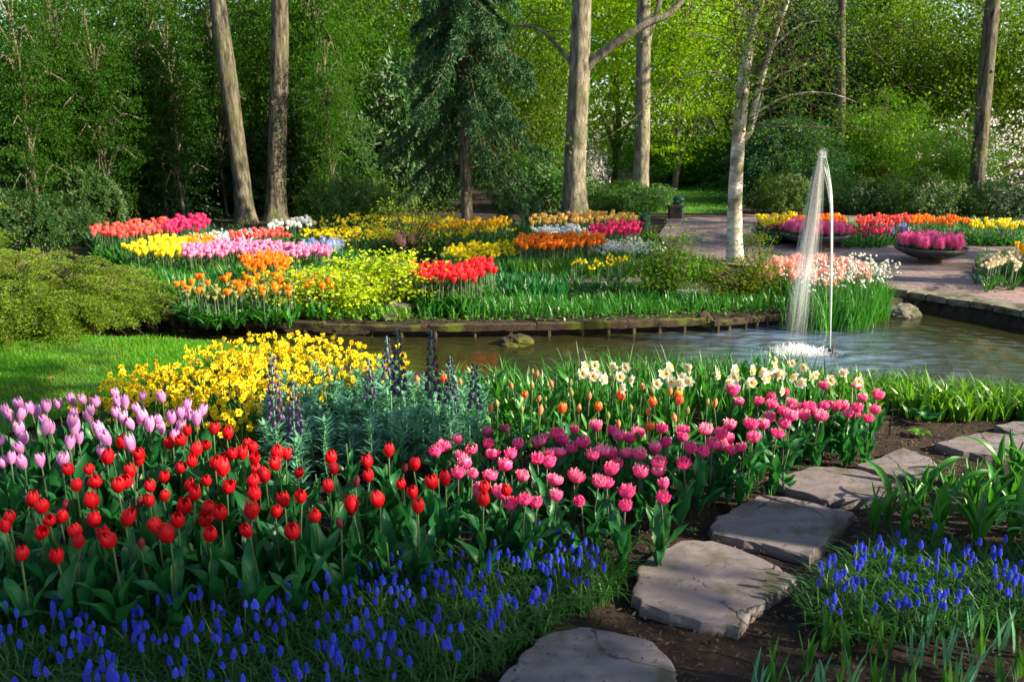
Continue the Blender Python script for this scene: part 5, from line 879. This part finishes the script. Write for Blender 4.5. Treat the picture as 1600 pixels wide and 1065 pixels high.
t, P, o = big_tree([(1001, 292), (1004, 200), (1005, 100), (1006, 0)], 22.0, 24, 21, 'barkpale', 'slender_tree', 'slim pale trunk standing behind the long branch of the thickest tree', tint=(1.6, 1.5, 0.7), branches=[([(1008, 90, 0), (1016, 50, 0), (1030, 5, 0), (1035, -30, 0)], 0.09, 0.06)], crn=99)
t, P, o = big_tree([(1524, 315), (1532, 220), (1541, 110), (1552, 0)], 19.0, 22, 21, 'bark', 'leaning_tree', 'brown trunk leaning to the right in front of the white magnolia', crn=93)
knot(t, P, 13, 0.16, 'bark', -1.2)
big_tree([(1312, 285), (1313, 200), (1314, 100), (1316, 0)], 24.0, 15, 12, 'bark', 'slender_tree', 'thin mossy trunk standing in the shrubs behind the fountain jet', crn=77)
big_tree([(262, 215), (262, 150), (264, 80), (265, 0)], 26.0, 15, 13, 'bark', 'slender_tree', 'thin trunk in the dark conifers left of the leaning pair', crn=77)
big_tree([(92, 230), (80, 160), (70, 90), (72, 0)], 22.0, 14, 12, 'bark', 'slender_tree', 'thin crooked trunk among the dark conifers at the far left', crn=77)
big_tree([(553, 250), (554, 120), (554, 0)], 34.0, 14, 12, 'bark', 'slender_tree', 'grey trunk far behind the rhododendrons left of the spruce', crn=77)
for px_, lab in [((712, 300), 'thin sunlit trunk far in the wood behind the spruce'), ((1225, 240), 'thin dark trunk between the birch and the fountain jet, far in the wood'), ((1420, 220), 'thin grey trunk in the wood left of the magnolia'), ((640, 200), 'thin pale stem in the wood left of the spruce top'), ((1085, 250), 'far pale trunk in the bright gap between the slim trunk and the birch'), ((180, 150), 'thin dark trunk at the back of the dark conifers')]:
    x, y = px_; big_tree([(x, y), (x + R.normal() * 6, y * 0.5), (x + R.normal() * 10, 0)], R.uniform(30, 38), 11, 9, 'bark', 'wood_tree', lab, tint=(1.5, 1.5, 0.7), crn=82, crz=9.5)

# birch
def birch():
    Y = gp(1148, 412, 0)[1]; o = dp(1148, 412, Y); t = thing('birch', 'birch with white peeling bark and two rising stems beside the plaza', 'tree', (o[0], o[1], 0)); f = lambda L: [dp(x, y, Y + (d[0] if d else 0)) - [o[0], o[1], 0] for x, y, *d in L]; s = Y / FPX / 2
    pts = f([(1148, 414), (1148, 330), (1151, 260), (1156, 190), (1163, 120), (1172, 60), (1188, 0), (1200, -60), (1210, -160)]); pts[0][2] = -0.03
    trunk_mesh('trunk', pts, [25 * s, 22 * s, 20 * s, 19.5 * s, 18 * s, 16 * s, 14 * s, 11 * s, 5 * s], 'birch', t, flare=1.2)
    V, F = tube(spline(f([(1160, 215), (1172, 205), (1180, 160), (1205, 75), (1231, 0), (1250, -60), (1260, -150)]), 20), np.linspace(11 * s, 4 * s, 20), 10, rng=R, bump=0.03); parts = [(V, F)]
    for L_, r0 in [([(1172, 40), (1163, 22), (1150, 5), (1140, -30)], 5), ([(1157, 225), (1170, 210), (1185, 170), (1192, 150)], 5), ([(1150, 140), (1130, 118), (1100, 112), (1060, 124)], 3), ([(1163, 95), (1120, 60), (1085, 55)], 2.5), ([(1180, 150), (1215, 120), (1260, 100)], 2.5), ([(1205, 75), (1250, 40), (1300, 30)], 2.5), ([(1175, 180), (1230, 150), (1290, 145), (1340, 160)], 2.5)]:
        V, F = tube(spline(f(L_), 9), np.linspace(r0 * s * 1.6, r0 * s * 0.5, 9), 6); parts.append((V, F))
    mk('limbs', parts, M['birch'], t, smooth=True)
    # loose hanging sprays of small new leaves
    C = []; tw = []
    for k in range(150):
        x, y = 1215 + R.normal() * 105, R.uniform(-200, 215); c = dp(x, y, Y + R.normal() * 0.8) - [o[0], o[1], 0]; j = R.integers(3, 8); a = pts[j] + R.normal(size=3) * 0.05; a[2] = max(a[2], c[2] - 0.9); e = c + [(x - 1200) / 400 + R.normal() * 0.25, R.normal() * 0.25, -R.uniform(0.05, 0.55)]
        q = spline([a, (a + c) / 2 + R.normal(size=3) * 0.15, c, e], 9); V, F = tube(q, np.linspace(0.007, 0.0015, 9), 4); tw.append((V, F)); C += list(q[3:] + R.normal(size=(6, 3)) * 0.05)
    mk('twigs', tw, M['twig'], t); V, F = foliage(R, np.array(C), 8, 0.05, 0.034, 0.11, 0.8, 0.5, 0.4); mk('crown', [(V, F)], M['crownleaf'], t).color = (1.9, 1.8, 0.6, 1)
birch()

# spruce with hanging branchlets
def spruce():
    g = gp(731, 372, 0); t = thing('spruce', 'dark blue-green spruce with drooping branches in the middle of the flower island', 'spruce', (g[0], g[1], 0))
    trunk_mesh('trunk', [[0, 0, -0.05], [-0.02, 0, 1.5], [0.02, 0, 3.5], [0.0, 0, 7.5]], [0.105, 0.095, 0.08, 0.02], 'bark', t, flare=1.25)
    br = []; C, A = [], []
    nb = 135
    for i in range(nb):
        z = 1.25 + 6.0 * (i / nb) ** 1.05; z = math.floor(z / 0.3) * 0.3 + R.uniform(0, 0.12); a = i * 2.39996 + R.normal() * 0.2; 
        if z < 1.9 and math.sin(a) < -0.35: continue       # the bare front of the trunk
        Lb = np.interp(z, [1.0, 2.0, 3.2, 4.6, 7.3], [1.3, 1.4, 1.12, 0.8, 0.2]) * R.uniform(0.7, 1.1); d = np.array([math.cos(a), math.sin(a), 0]); drop = R.uniform(0.35, 0.6) * Lb
        if z < 2.1 and math.cos(a) > 0.3: drop += 0.55
        q = spline([[0, 0, z], d * Lb * 0.35 + [0, 0, z + 0.05], d * Lb * 0.75 + [0, 0, z - drop * 0.55], d * Lb + [0, 0, z - drop * 0.9]], 12); V, F = tube(q, np.linspace(0.022, 0.005, 12), 5); br.append((V, F)); sd = np.array([-d[1], d[0], 0])
        for k in range(2, 12):
            for s in (-1, 1, -0.35, 0.35):
                Lt = R.uniform(0.16, 0.42) * (1.15 - 0.4 * k / 12); m = 9; u = np.linspace(0, 1, m)[:, None]; tw = q[k] + (sd * s * 0.75 + d * 0.35) * Lt * u * R.uniform(0.5, 1) + np.array([0, 0, -1]) * Lt * (u ** 1.4) * R.uniform(0.6, 1.1)
                tg = nrm(np.gradient(tw, axis=0)); C.append(np.repeat(tw, 3, 0) + R.normal(size=(m * 3, 3)) * 0.012); A.append(nrm(np.repeat(tg, 3, 0) + R.normal(size=(m * 3, 3)) * 0.5))
    mk('branches', br, M['twig'], t); C = np.vstack(C); A = np.vstack(A); V, F = leaves(C, A, rdir(R, len(C)), R.uniform(0.05, 0.1, len(C)), R.uniform(0.014, 0.024, len(C))); mk('foliage', [(V, F)], M['needle'], t).color = (1.1, 1.2, 1.1, 1)
spruce()

# spreading juniper at the left of the pond
def juniper(name, label, px, py, rad, n, seed, mat='juniper', tint=None):
    rng = np.random.default_rng(seed); g = gp(px, py, 0); t = thing(name, label, 'juniper', (g[0], g[1], 0)); C, A, br = [], [], []
    for i in range(n):                                   # each frond: a curved axis with side twigs of scale leaves
        d = rdir(rng, 1)[0]; d[2] = abs(d[2]) * 0.9 + 0.02; d = d / np.linalg.norm(d); e = d * rad * rng.uniform(0.45, 0.86) * (1 + 0.4 * mnoise.noise(Vector(d * 2.6))); hz = np.array([d[0], d[1], 0]) + rng.normal(size=3) * [0.35, 0.35, 0]; hz = hz / np.linalg.norm(hz)
        m = 11; u = np.linspace(0, 1, m)[:, None]; Ls = rng.uniform(0.3, 0.55); up = rng.uniform(0.15, 0.5); P = e + hz * Ls * u + np.array([0, 0, 1]) * Ls * (up * u - (up + 0.22) * u ** 2.2); V, F = tube(P, np.linspace(0.006, 0.0012, m), 4); br.append((V, F))
        if i % 3 == 0: V, F = tube(spline([[0, 0, 0], e * 0.5 + [0, 0, 0.05], P[0]], 5), np.linspace(0.014, 0.006, 5), 4); br.append((V, F))
        sd = np.array([-hz[1], hz[0], 0]); v = np.linspace(0.05, 1, 7)[:, None]
        for k in range(1, m):
            for s in (-1, 1, -0.45, 0.45):
                Lt = rng.uniform(0.06, 0.15) * (1.1 - 0.75 * k / m); ax = nrm(sd * s + hz * 0.75 + [0, 0, rng.uniform(-0.15, 0.45)]); Q = P[k] + ax * Lt * v - np.array([0, 0, 1]) * Lt * 0.35 * v ** 2; C.append(Q + rng.normal(size=Q.shape) * 0.003); A.append(nrm(ax + rng.normal(size=Q.shape) * 0.4))
    C, A = np.vstack(C), np.vstack(A); keep = C[:, 2] > 0.01; C, A = C[keep], A[keep]; V, F = leaves(C, A, np.array([0, 0, 1.0]) + rng.normal(size=C.shape) * 0.6, rng.uniform(0.02, 0.04, len(C)), rng.uniform(0.007, 0.013, len(C)))
    f = mk('foliage', [(V, F)], M[mat], t); mk('branches', br, M['twig'], t)
    if tint: f.color = (*tint, 1)
    return t
juniper('juniper', 'wide spreading yellow-green juniper left of the pond', 30, 498, (1.4, 1.3, 0.7), 560, 3)
juniper('juniper', 'low juniper branch mound reaching over the water beside the wide juniper', 125, 503, (0.5, 0.5, 0.36), 110, 4)
juniper('juniper', 'juniper mound at the left edge of the picture, nearest to the lawn', -70, 520, (1.0, 0.6, 0.45), 220, 5)
q = dp(-25, 360, 8.6); juniper('juniper', 'upright yellow-green conifer peeping in at the left edge above the wide juniper', -60, 470, (0.3, 0.3, 1.5), 160, 6)
P_ = gp(70, 520, 0); V_, F_ = leaves(np.array([P_ + [0, -0.12, 0.12]]) + R.normal(size=(40, 3)) * [0.07, 0.05, 0.04], rdir(R, 40), rdir(R, 40), 0.06, 0.03); tag(mk('dead_spray', [(V_, F_)], M['deadleaf']), 'rusty dead spray caught in the front of the juniper', 'dead branch')

# yellow-green maple on the bank, twiggy shrubs
def open_shrub(name, label, px, py, tips, mat, tint, L, Wd, nl, cr, r0=0.012, Y=None, cat='shrub', wood='twig', flat=0.35):
    g = gp(px, py, 0); t = thing(name, label, cat, (g[0], g[1], 0)); br, C = [], []
    for x, y, dy in tips:
        e = dp(x, y, g[1] + dy) - g; e[2] = max(e[2], 0.05); m = e * [0.45, 0.45, 0.6] + R.normal(size=3) * 0.05; q = spline([[R.normal() * 0.03, R.normal() * 0.03, -0.02], m, e], 10); V, F = tube(q, np.linspace(r0, r0 * 0.2, 10), 5); br.append((V, F)); C += list(q[4:] + R.normal(size=(6, 3)) * cr * 0.5)
        for k in range(3): e2 = q[R.integers(4, 9)]; d = R.normal(size=3) * [cr * 2, cr * 2, cr]; V, F = tube([e2, e2 + d * 0.5 + [0, 0, 0.02], e2 + d], [r0 * 0.3, r0 * 0.2, r0 * 0.1], 4); br.append((V, F)); C += [e2 + d, e2 + d * 0.6]
    mk('branches', br, M[wood], t); V, F = foliage(R, np.array(C), nl, L, Wd, cr, flat, 1.0); f = mk('foliage', [(V, F)], M[mat], t)
    if tint: f.color = (*tint, 1)
tips = [(R.uniform(375, 665), 0, R.uniform(-0.5, 0.6)) for _ in range(58)]; tips = [(x, R.uniform(405 + abs(x - 545) * 0.12, 478), d) for x, _, d in tips] + [(R.uniform(520, 690), R.uniform(385, 430), R.uniform(0, 0.6)) for _ in range(18)]
open_shrub('maple_shrub', 'low yellow-green maple spreading in tiers over the pond bank', 560, 484, tips, 'acer', None, 0.044, 0.03, 9, 0.085, flat=0.12)
open_shrub('maple_shrub', 'taller thin maple with olive young leaves, left of the spruce trunk', 640, 400, [(R.uniform(560, 715), R.uniform(310, 385), R.uniform(-0.5, 0.5)) for _ in range(24)], 'acer', None, 0.035, 0.022, 5, 0.1, flat=0.2)
open_shrub('maple_shrub', 'small bronze-green shrub behind the narcissi, far left of the spruce trunk', 590, 350, [(R.uniform(545, 660), R.uniform(285, 335), R.uniform(-0.5, 0.5)) for _ in range(26)], 'crownleaf', (2.6, 1.9, 0.6), 0.05, 0.03, 6, 0.13)
open_shrub('budding_shrub', 'upright twiggy shrub with small green leaves at the right end of the island', 1035, 468, [(R.uniform(975, 1095), R.uniform(345, 440), R.uniform(-0.3, 0.3)) for _ in range(34)], 'crownleaf', (1.4, 1.5, 0.7), 0.035, 0.024, 7, 0.06)
open_shrub('budding_shrub', 'low twiggy shrub with bronze tips at the foot of the birch', 1160, 470, [(R.uniform(1085, 1245), R.uniform(395, 455), R.uniform(-0.3, 0.3)) for _ in range(40)], 'crownleaf', (2.2, 1.6, 0.6), 0.032, 0.02, 7, 0.06)
open_shrub('budding_shrub', 'thin twigs with new leaves rising before the birch trunk', 1190, 440, [(R.uniform(1162, 1215), R.uniform(345, 415), R.uniform(-0.3, 0.3)) for _ in range(10)], 'crownleaf', (1.8, 1.6, 0.6), 0.032, 0.02, 6, 0.05)

# ------------------------------------------------------------------ shrubs and trees of the wood behind
def shrub_proto(kind, rng):
    """(foliage mesh, wood mesh) of one kind, about 1 unit in radius and height 1"""
    if kind == 'rhododendron':
        cp = crown_pts(rng, [0, 0, 0.42], [1, 1, 0.58], 900, 0.3, -0.75); cp = cp * (1 + 0.22 * np.array([mnoise.noise(Vector(p * 2.1 + [7, 3, 1])) for p in cp]))[:, None]; n = len(cp); C = np.repeat(cp, 13, 0); a = np.tile(np.arange(13) * 2.4, n) + np.repeat(rng.uniform(0, 6, n), 13); el = rng.uniform(-0.5, 0.5, n * 13); o = nrm(cp - [0, 0, 0.2]); o = np.repeat(o, 13, 0); r1 = rdir(rng, n * 13); ax = nrm(np.cross(o, r1) + o * 0.45 + [0, 0, -0.15]); V, F = leaves(C + rng.normal(size=C.shape) * 0.03, ax, o + rng.normal(size=o.shape) * 0.25, rng.uniform(0.055, 0.09, n * 13), rng.uniform(0.02, 0.03, n * 13))
    elif kind == 'yew':
        C, A = [], []
        for i in range(1500):
            z = rng.uniform(0.02, 1.04); z = (math.floor(z * 9) + rng.uniform(0, 0.5)) / 9 + 0.03 * rng.normal(); a = rng.uniform(0, 6.28); rr = (1 - 0.6 * z ** 1.6) * rng.uniform(0.45, 1.05) * (1 + 0.5 * mnoise.noise(Vector((math.cos(a) * 1.9, math.sin(a) * 1.9, z * 4.5)))) + 0.4 * rng.uniform() ** 4; h = np.array([math.cos(a), math.sin(a), 0]); u = np.linspace(0, 1, 7)[:, None]; P = h * (rr - 0.25) + [0, 0, z] + h * 0.28 * u + np.array([0, 0, -1]) * (0.02 * u + 0.05 * u * u); s = np.array([-h[1], h[0], 0])
            for q in (-1, -0.5, 0, 0.5, 1): C.append(P + s * q * 0.07 * (1 - 0.6 * u) + rng.normal(size=P.shape) * 0.015); A.append(nrm(h + s * q * 0.8 + rng.normal(size=P.shape) * 0.3 - [0, 0, 0.3]))
        C, A = np.vstack(C), np.vstack(A); V, F = leaves(C, A, np.array([0, 0, 1.0]) + rng.normal(size=C.shape) * 0.5, rng.uniform(0.03, 0.055, len(C)), rng.uniform(0.011, 0.018, len(C)))
    elif kind == 'beech':                                  # young tree in layered sprays, open
        cp = crown_pts(rng, [0, 0, 0.56], [0.42, 0.42, 0.46], 520, 0.5); V, F = foliage(rng, cp, 46, 0.0165, 0.011, 0.045, 0.2, 1.0)
    elif kind == 'loose':
        cp = crown_pts(rng, [0, 0, 0.5], [0.95, 0.95, 0.5], 560, 0.5, -0.9); cp = cp * (1 + 0.25 * np.array([mnoise.noise(Vector(p * 2.3 + [1, 5, 2])) for p in cp]))[:, None]; V, F = foliage(rng, cp, 52, 0.026, 0.017, 0.085, 0.4, 0.8)
    elif kind == 'blossom':
        cp = crown_pts(rng, [0, 0, 0.52], [1, 1, 0.48], 230, 0.6); V, F = foliage(rng, cp, 7, 0.034, 0.022, 0.03, 0.8, 0.3)
    tr = np.column_stack([rng.normal(size=8) * 0.01, rng.normal(size=8) * 0.01, np.linspace(-0.02, 0.85, 8)]); parts = limbs(rng, tr, cp if kind not in ('yew',) else np.column_stack([rng.normal(size=(40, 2)) * 0.3, rng.uniform(0.2, 0.8, 40)]), 46, 0.009, 0.016); V2, F2 = tube(tr, np.linspace(0.022, 0.006, 8), 7); parts.append((V2, F2))
    mt = {'rhododendron': 'rholeaf', 'yew': 'needle', 'beech': 'crownleaf', 'loose': 'crownleaf', 'blossom': 'blossom'}[kind]
    return mk('foliage', [(V, F)], M[mt], link=False), mk('branches', parts, M['paletwig' if kind in ('beech', 'blossom') else 'twig'], smooth=True, link=False)
PRO = {k: [shrub_proto(k, np.random.default_rng(100 + i)) for i in range(3 if k != 'blossom' else 1)] for k in ('rhododendron', 'yew', 'beech', 'loose', 'blossom')}
def shrub(kind, x, y, r, h, tint, name, label, cat, group=None, z=0.0):
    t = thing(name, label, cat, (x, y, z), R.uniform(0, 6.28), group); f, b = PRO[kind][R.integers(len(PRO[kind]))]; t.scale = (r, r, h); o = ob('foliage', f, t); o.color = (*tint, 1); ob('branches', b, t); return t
def px_shrub(kind, px, Y, wpx, toppx, tint, name, label, cat, group=None):
    q = dp(px, toppx, Y); return shrub(kind, q[0], Y, wpx / FPX * Y / 2, max(q[2], 0.5), tint, name, label, cat, group)
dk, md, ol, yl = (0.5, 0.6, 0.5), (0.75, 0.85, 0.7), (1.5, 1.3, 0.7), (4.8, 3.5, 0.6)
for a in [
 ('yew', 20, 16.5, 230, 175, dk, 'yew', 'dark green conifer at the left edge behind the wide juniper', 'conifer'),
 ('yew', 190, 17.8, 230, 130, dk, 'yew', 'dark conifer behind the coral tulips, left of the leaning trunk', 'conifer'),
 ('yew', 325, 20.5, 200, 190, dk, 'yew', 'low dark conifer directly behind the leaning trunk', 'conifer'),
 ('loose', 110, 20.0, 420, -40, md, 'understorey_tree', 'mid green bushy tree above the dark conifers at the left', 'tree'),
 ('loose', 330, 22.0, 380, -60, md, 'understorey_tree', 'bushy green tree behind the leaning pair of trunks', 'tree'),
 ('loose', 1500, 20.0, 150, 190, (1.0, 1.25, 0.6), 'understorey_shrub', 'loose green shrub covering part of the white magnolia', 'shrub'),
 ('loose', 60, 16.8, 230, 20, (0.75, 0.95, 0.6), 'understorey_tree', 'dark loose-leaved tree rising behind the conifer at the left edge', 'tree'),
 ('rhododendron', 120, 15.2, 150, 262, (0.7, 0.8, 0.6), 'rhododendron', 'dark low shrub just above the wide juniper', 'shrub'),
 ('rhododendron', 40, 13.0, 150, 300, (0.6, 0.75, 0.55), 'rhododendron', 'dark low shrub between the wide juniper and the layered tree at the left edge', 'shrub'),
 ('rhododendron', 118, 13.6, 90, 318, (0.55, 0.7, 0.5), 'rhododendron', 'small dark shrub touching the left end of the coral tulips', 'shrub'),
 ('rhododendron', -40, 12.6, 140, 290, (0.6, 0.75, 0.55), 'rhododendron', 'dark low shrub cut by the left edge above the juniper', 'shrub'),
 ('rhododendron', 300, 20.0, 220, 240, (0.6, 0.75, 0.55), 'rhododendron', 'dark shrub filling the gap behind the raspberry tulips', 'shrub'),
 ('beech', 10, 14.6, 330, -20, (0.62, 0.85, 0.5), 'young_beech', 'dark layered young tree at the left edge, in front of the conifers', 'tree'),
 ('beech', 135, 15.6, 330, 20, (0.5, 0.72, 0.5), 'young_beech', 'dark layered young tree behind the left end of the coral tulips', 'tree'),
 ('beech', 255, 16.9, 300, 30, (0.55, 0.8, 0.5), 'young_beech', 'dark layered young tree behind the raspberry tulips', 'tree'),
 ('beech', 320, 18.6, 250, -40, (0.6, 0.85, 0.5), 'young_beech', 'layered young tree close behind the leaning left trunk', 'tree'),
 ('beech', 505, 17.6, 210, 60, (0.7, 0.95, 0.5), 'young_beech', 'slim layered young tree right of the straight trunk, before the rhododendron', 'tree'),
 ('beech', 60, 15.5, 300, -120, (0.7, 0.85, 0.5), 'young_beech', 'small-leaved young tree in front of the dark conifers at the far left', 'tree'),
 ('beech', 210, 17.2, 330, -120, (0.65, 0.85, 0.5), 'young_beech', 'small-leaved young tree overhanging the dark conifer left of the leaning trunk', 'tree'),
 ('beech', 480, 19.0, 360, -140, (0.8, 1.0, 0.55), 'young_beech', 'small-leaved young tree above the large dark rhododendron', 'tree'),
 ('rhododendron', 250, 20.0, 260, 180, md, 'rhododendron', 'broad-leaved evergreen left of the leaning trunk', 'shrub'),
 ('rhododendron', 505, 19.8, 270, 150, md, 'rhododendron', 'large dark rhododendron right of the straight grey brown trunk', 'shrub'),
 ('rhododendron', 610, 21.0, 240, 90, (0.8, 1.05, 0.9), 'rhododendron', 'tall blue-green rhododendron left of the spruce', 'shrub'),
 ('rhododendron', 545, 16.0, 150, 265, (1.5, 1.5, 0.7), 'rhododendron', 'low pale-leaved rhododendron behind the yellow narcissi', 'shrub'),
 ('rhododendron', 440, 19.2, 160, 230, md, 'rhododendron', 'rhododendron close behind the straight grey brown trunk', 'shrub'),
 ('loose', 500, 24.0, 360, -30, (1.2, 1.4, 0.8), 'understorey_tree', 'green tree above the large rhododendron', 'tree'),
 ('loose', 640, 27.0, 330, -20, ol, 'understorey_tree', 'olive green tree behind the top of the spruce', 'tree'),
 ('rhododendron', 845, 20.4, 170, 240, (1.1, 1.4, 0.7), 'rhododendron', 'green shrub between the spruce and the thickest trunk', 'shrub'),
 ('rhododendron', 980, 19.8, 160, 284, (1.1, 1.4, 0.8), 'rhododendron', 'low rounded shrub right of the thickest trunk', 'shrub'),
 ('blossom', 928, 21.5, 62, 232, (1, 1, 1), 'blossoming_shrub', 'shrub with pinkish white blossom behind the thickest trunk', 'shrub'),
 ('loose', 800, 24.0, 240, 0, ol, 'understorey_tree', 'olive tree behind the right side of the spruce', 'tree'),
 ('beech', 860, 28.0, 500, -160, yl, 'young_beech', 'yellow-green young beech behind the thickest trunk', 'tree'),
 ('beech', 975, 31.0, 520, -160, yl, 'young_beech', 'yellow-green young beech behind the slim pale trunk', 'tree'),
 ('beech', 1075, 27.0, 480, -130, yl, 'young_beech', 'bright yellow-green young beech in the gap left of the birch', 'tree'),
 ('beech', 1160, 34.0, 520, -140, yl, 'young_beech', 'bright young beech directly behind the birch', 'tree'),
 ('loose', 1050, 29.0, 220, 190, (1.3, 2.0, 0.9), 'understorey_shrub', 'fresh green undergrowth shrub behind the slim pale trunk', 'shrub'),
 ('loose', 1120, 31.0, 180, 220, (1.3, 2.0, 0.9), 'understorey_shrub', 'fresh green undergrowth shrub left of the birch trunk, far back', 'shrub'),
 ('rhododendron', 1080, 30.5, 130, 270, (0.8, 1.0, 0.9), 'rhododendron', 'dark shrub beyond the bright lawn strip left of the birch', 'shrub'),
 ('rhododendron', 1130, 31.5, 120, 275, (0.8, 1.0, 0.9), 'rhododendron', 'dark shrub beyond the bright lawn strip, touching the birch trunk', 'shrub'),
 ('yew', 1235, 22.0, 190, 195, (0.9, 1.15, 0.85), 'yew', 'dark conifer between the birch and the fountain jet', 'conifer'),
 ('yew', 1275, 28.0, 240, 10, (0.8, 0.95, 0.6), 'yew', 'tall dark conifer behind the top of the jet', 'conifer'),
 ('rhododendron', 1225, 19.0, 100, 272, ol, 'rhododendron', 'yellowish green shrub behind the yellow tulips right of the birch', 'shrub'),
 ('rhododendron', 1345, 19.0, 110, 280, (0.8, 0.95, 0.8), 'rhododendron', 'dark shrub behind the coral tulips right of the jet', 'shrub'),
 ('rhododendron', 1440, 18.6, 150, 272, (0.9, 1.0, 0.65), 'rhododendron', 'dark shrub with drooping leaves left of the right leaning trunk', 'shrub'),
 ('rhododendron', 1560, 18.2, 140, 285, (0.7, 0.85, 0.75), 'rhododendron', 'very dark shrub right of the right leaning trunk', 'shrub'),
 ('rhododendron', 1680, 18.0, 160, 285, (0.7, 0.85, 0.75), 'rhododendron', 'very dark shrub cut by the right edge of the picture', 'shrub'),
 ('loose', 1385, 23.0, 190, 150, (1.1, 1.35, 0.7), 'understorey_tree', 'fresh green tree right of the jet behind the dark shrubs', 'tree'),
 ('loose', 1450, 27.0, 300, 0, (1.5, 1.2, 0.8), 'understorey_tree', 'tall open green tree left of the right leaning trunk', 'tree'),
 ('loose', 1420, 24.0, 130, 215, (2.6, 1.0, 0.6), 'copper_shrub', 'copper-leaved shrub left of the magnolia', 'shrub'),
 ('blossom', 1550, 21.5, 220, 165, (1, 1, 1), 'magnolia', 'white blossoming magnolia behind the right leaning trunk', 'magnolia'),
 ('loose', 1570, 26.0, 340, -40, (1.3, 1.15, 0.7), 'understorey_tree', 'green tree above the magnolia at the right edge', 'tree'),
 ('beech', 1300, 33.0, 460, -150, ol, 'young_beech', 'olive green young beech behind the thin mossy trunk', 'tree'),
 ('beech', 1400, 30.0, 430, -150, (2.0, 1.9, 0.7), 'young_beech', 'pale green young beech above the fresh green tree right of the jet', 'tree'),
 ('beech', 560, 34.0, 480, -160, (2.2, 1.8, 0.8), 'young_beech', 'olive green young beech behind the rhododendrons', 'tree'),
 ('beech', 420, 33.0, 460, -160, (2.0, 1.6, 0.8), 'young_beech', 'olive green young beech above the pair of left trunks', 'tree'),
 ('beech', 720, 32.0, 500, -170, ol, 'young_beech', 'olive green young beech straight behind the spruce', 'tree'),
]: px_shrub(*a)
# slim sapling behind the jet
open_shrub('sapling', 'slim pale sapling with forked twigs right of the jet', 1331, 300, [(1312, 225, 0), (1320, 210, 0.2), (1331, 200, 0), (1340, 215, 0), (1348, 222, -0.2), (1326, 235, 0.1), (1336, 240, 0)], 'crownleaf', (1.9, 1.6, 0.7), 0.06, 0.03, 3, 0.12, r0=0.05, wood='paletwig', cat='tree')
# the deep wood behind as one mass
def wood_mass():
    rng = np.random.default_rng(9); n = 8000; a = rng.uniform(-0.95, 0.95, n); r = rng.uniform(40, 58, n); P = np.column_stack([r * np.sin(a), r * np.cos(a), rng.uniform(0, 1, n) ** 1.15 * 13]); V, F = foliage(rng, P, 34, 0.2, 0.13, 0.8, 0.5, 0.7); o = mk('woodland', [(V, F)], M['crownleaf']); o.color = (1.9, 1.7, 0.7, 1); tag(o, kind='stuff')
wood_mass()
# trees outside the frame: their crowns shade the near beds
SHADE = [(7.5, -2.7, 3.0, 4.3, 'tall dense tree on the right outside the view, shading the stepping stones'), (11.0, -3.8, 3.3, 6.6, 'tall dense tree farther right outside the view, shading the red tulips'), (-2.5, -3.0, 4.4, 7.0, 'wide tree behind the viewer, shading the near beds'), (3.2, -3.2, 4.4, 7.0, 'wide tree behind the viewer on the right'), (-5.0, 0.6, 3.2, 5.4, 'tree left of the viewer outside the view'), (5.0, 2.2, 1.0, 5.2, 'small tree right of the stepping stones outside the view, shading part of the lawn')]
def shade_tree(x, y, r, cz, label, n=520):
    if r < 2: n = 45
    t = thing('shade_tree', label, 'tree', (x, y, 0)); _, P = trunk_mesh('trunk', [[0, 0, -0.05], [0.1, 0, cz * 0.6], [0, 0, cz + 1]], [0.25, 0.2, 0.08], 'bark', t); cp = crown_pts(R, [0, 0, cz], [r, r, r * 0.62], n, 0.5); mk('limbs', limbs(R, P, cp, 60, 0.06, 0.3), M['bark'], t); V, F = foliage(R, cp, 40, 0.13, 0.08, 0.36, 0.6, 0.7); mk('crown', [(V, F)], M['crownleaf'], t)
for a in SHADE: shade_tree(*a)
for x, y, lab in [(10.5, 8.2, 'tree on the right outside the view whose trunk shadow crosses the plaza near the pond'), (12.5, 10.6, 'tree on the right outside the view, shading the plaza by the lone bowl'), (14.5, 13.5, 'tree far right outside the view beyond the narcissus bed'), (17.0, 9.0, 'tree farthest to the right outside the view')]: shade_tree(x, y, 2.4, 6.5, lab, 55)
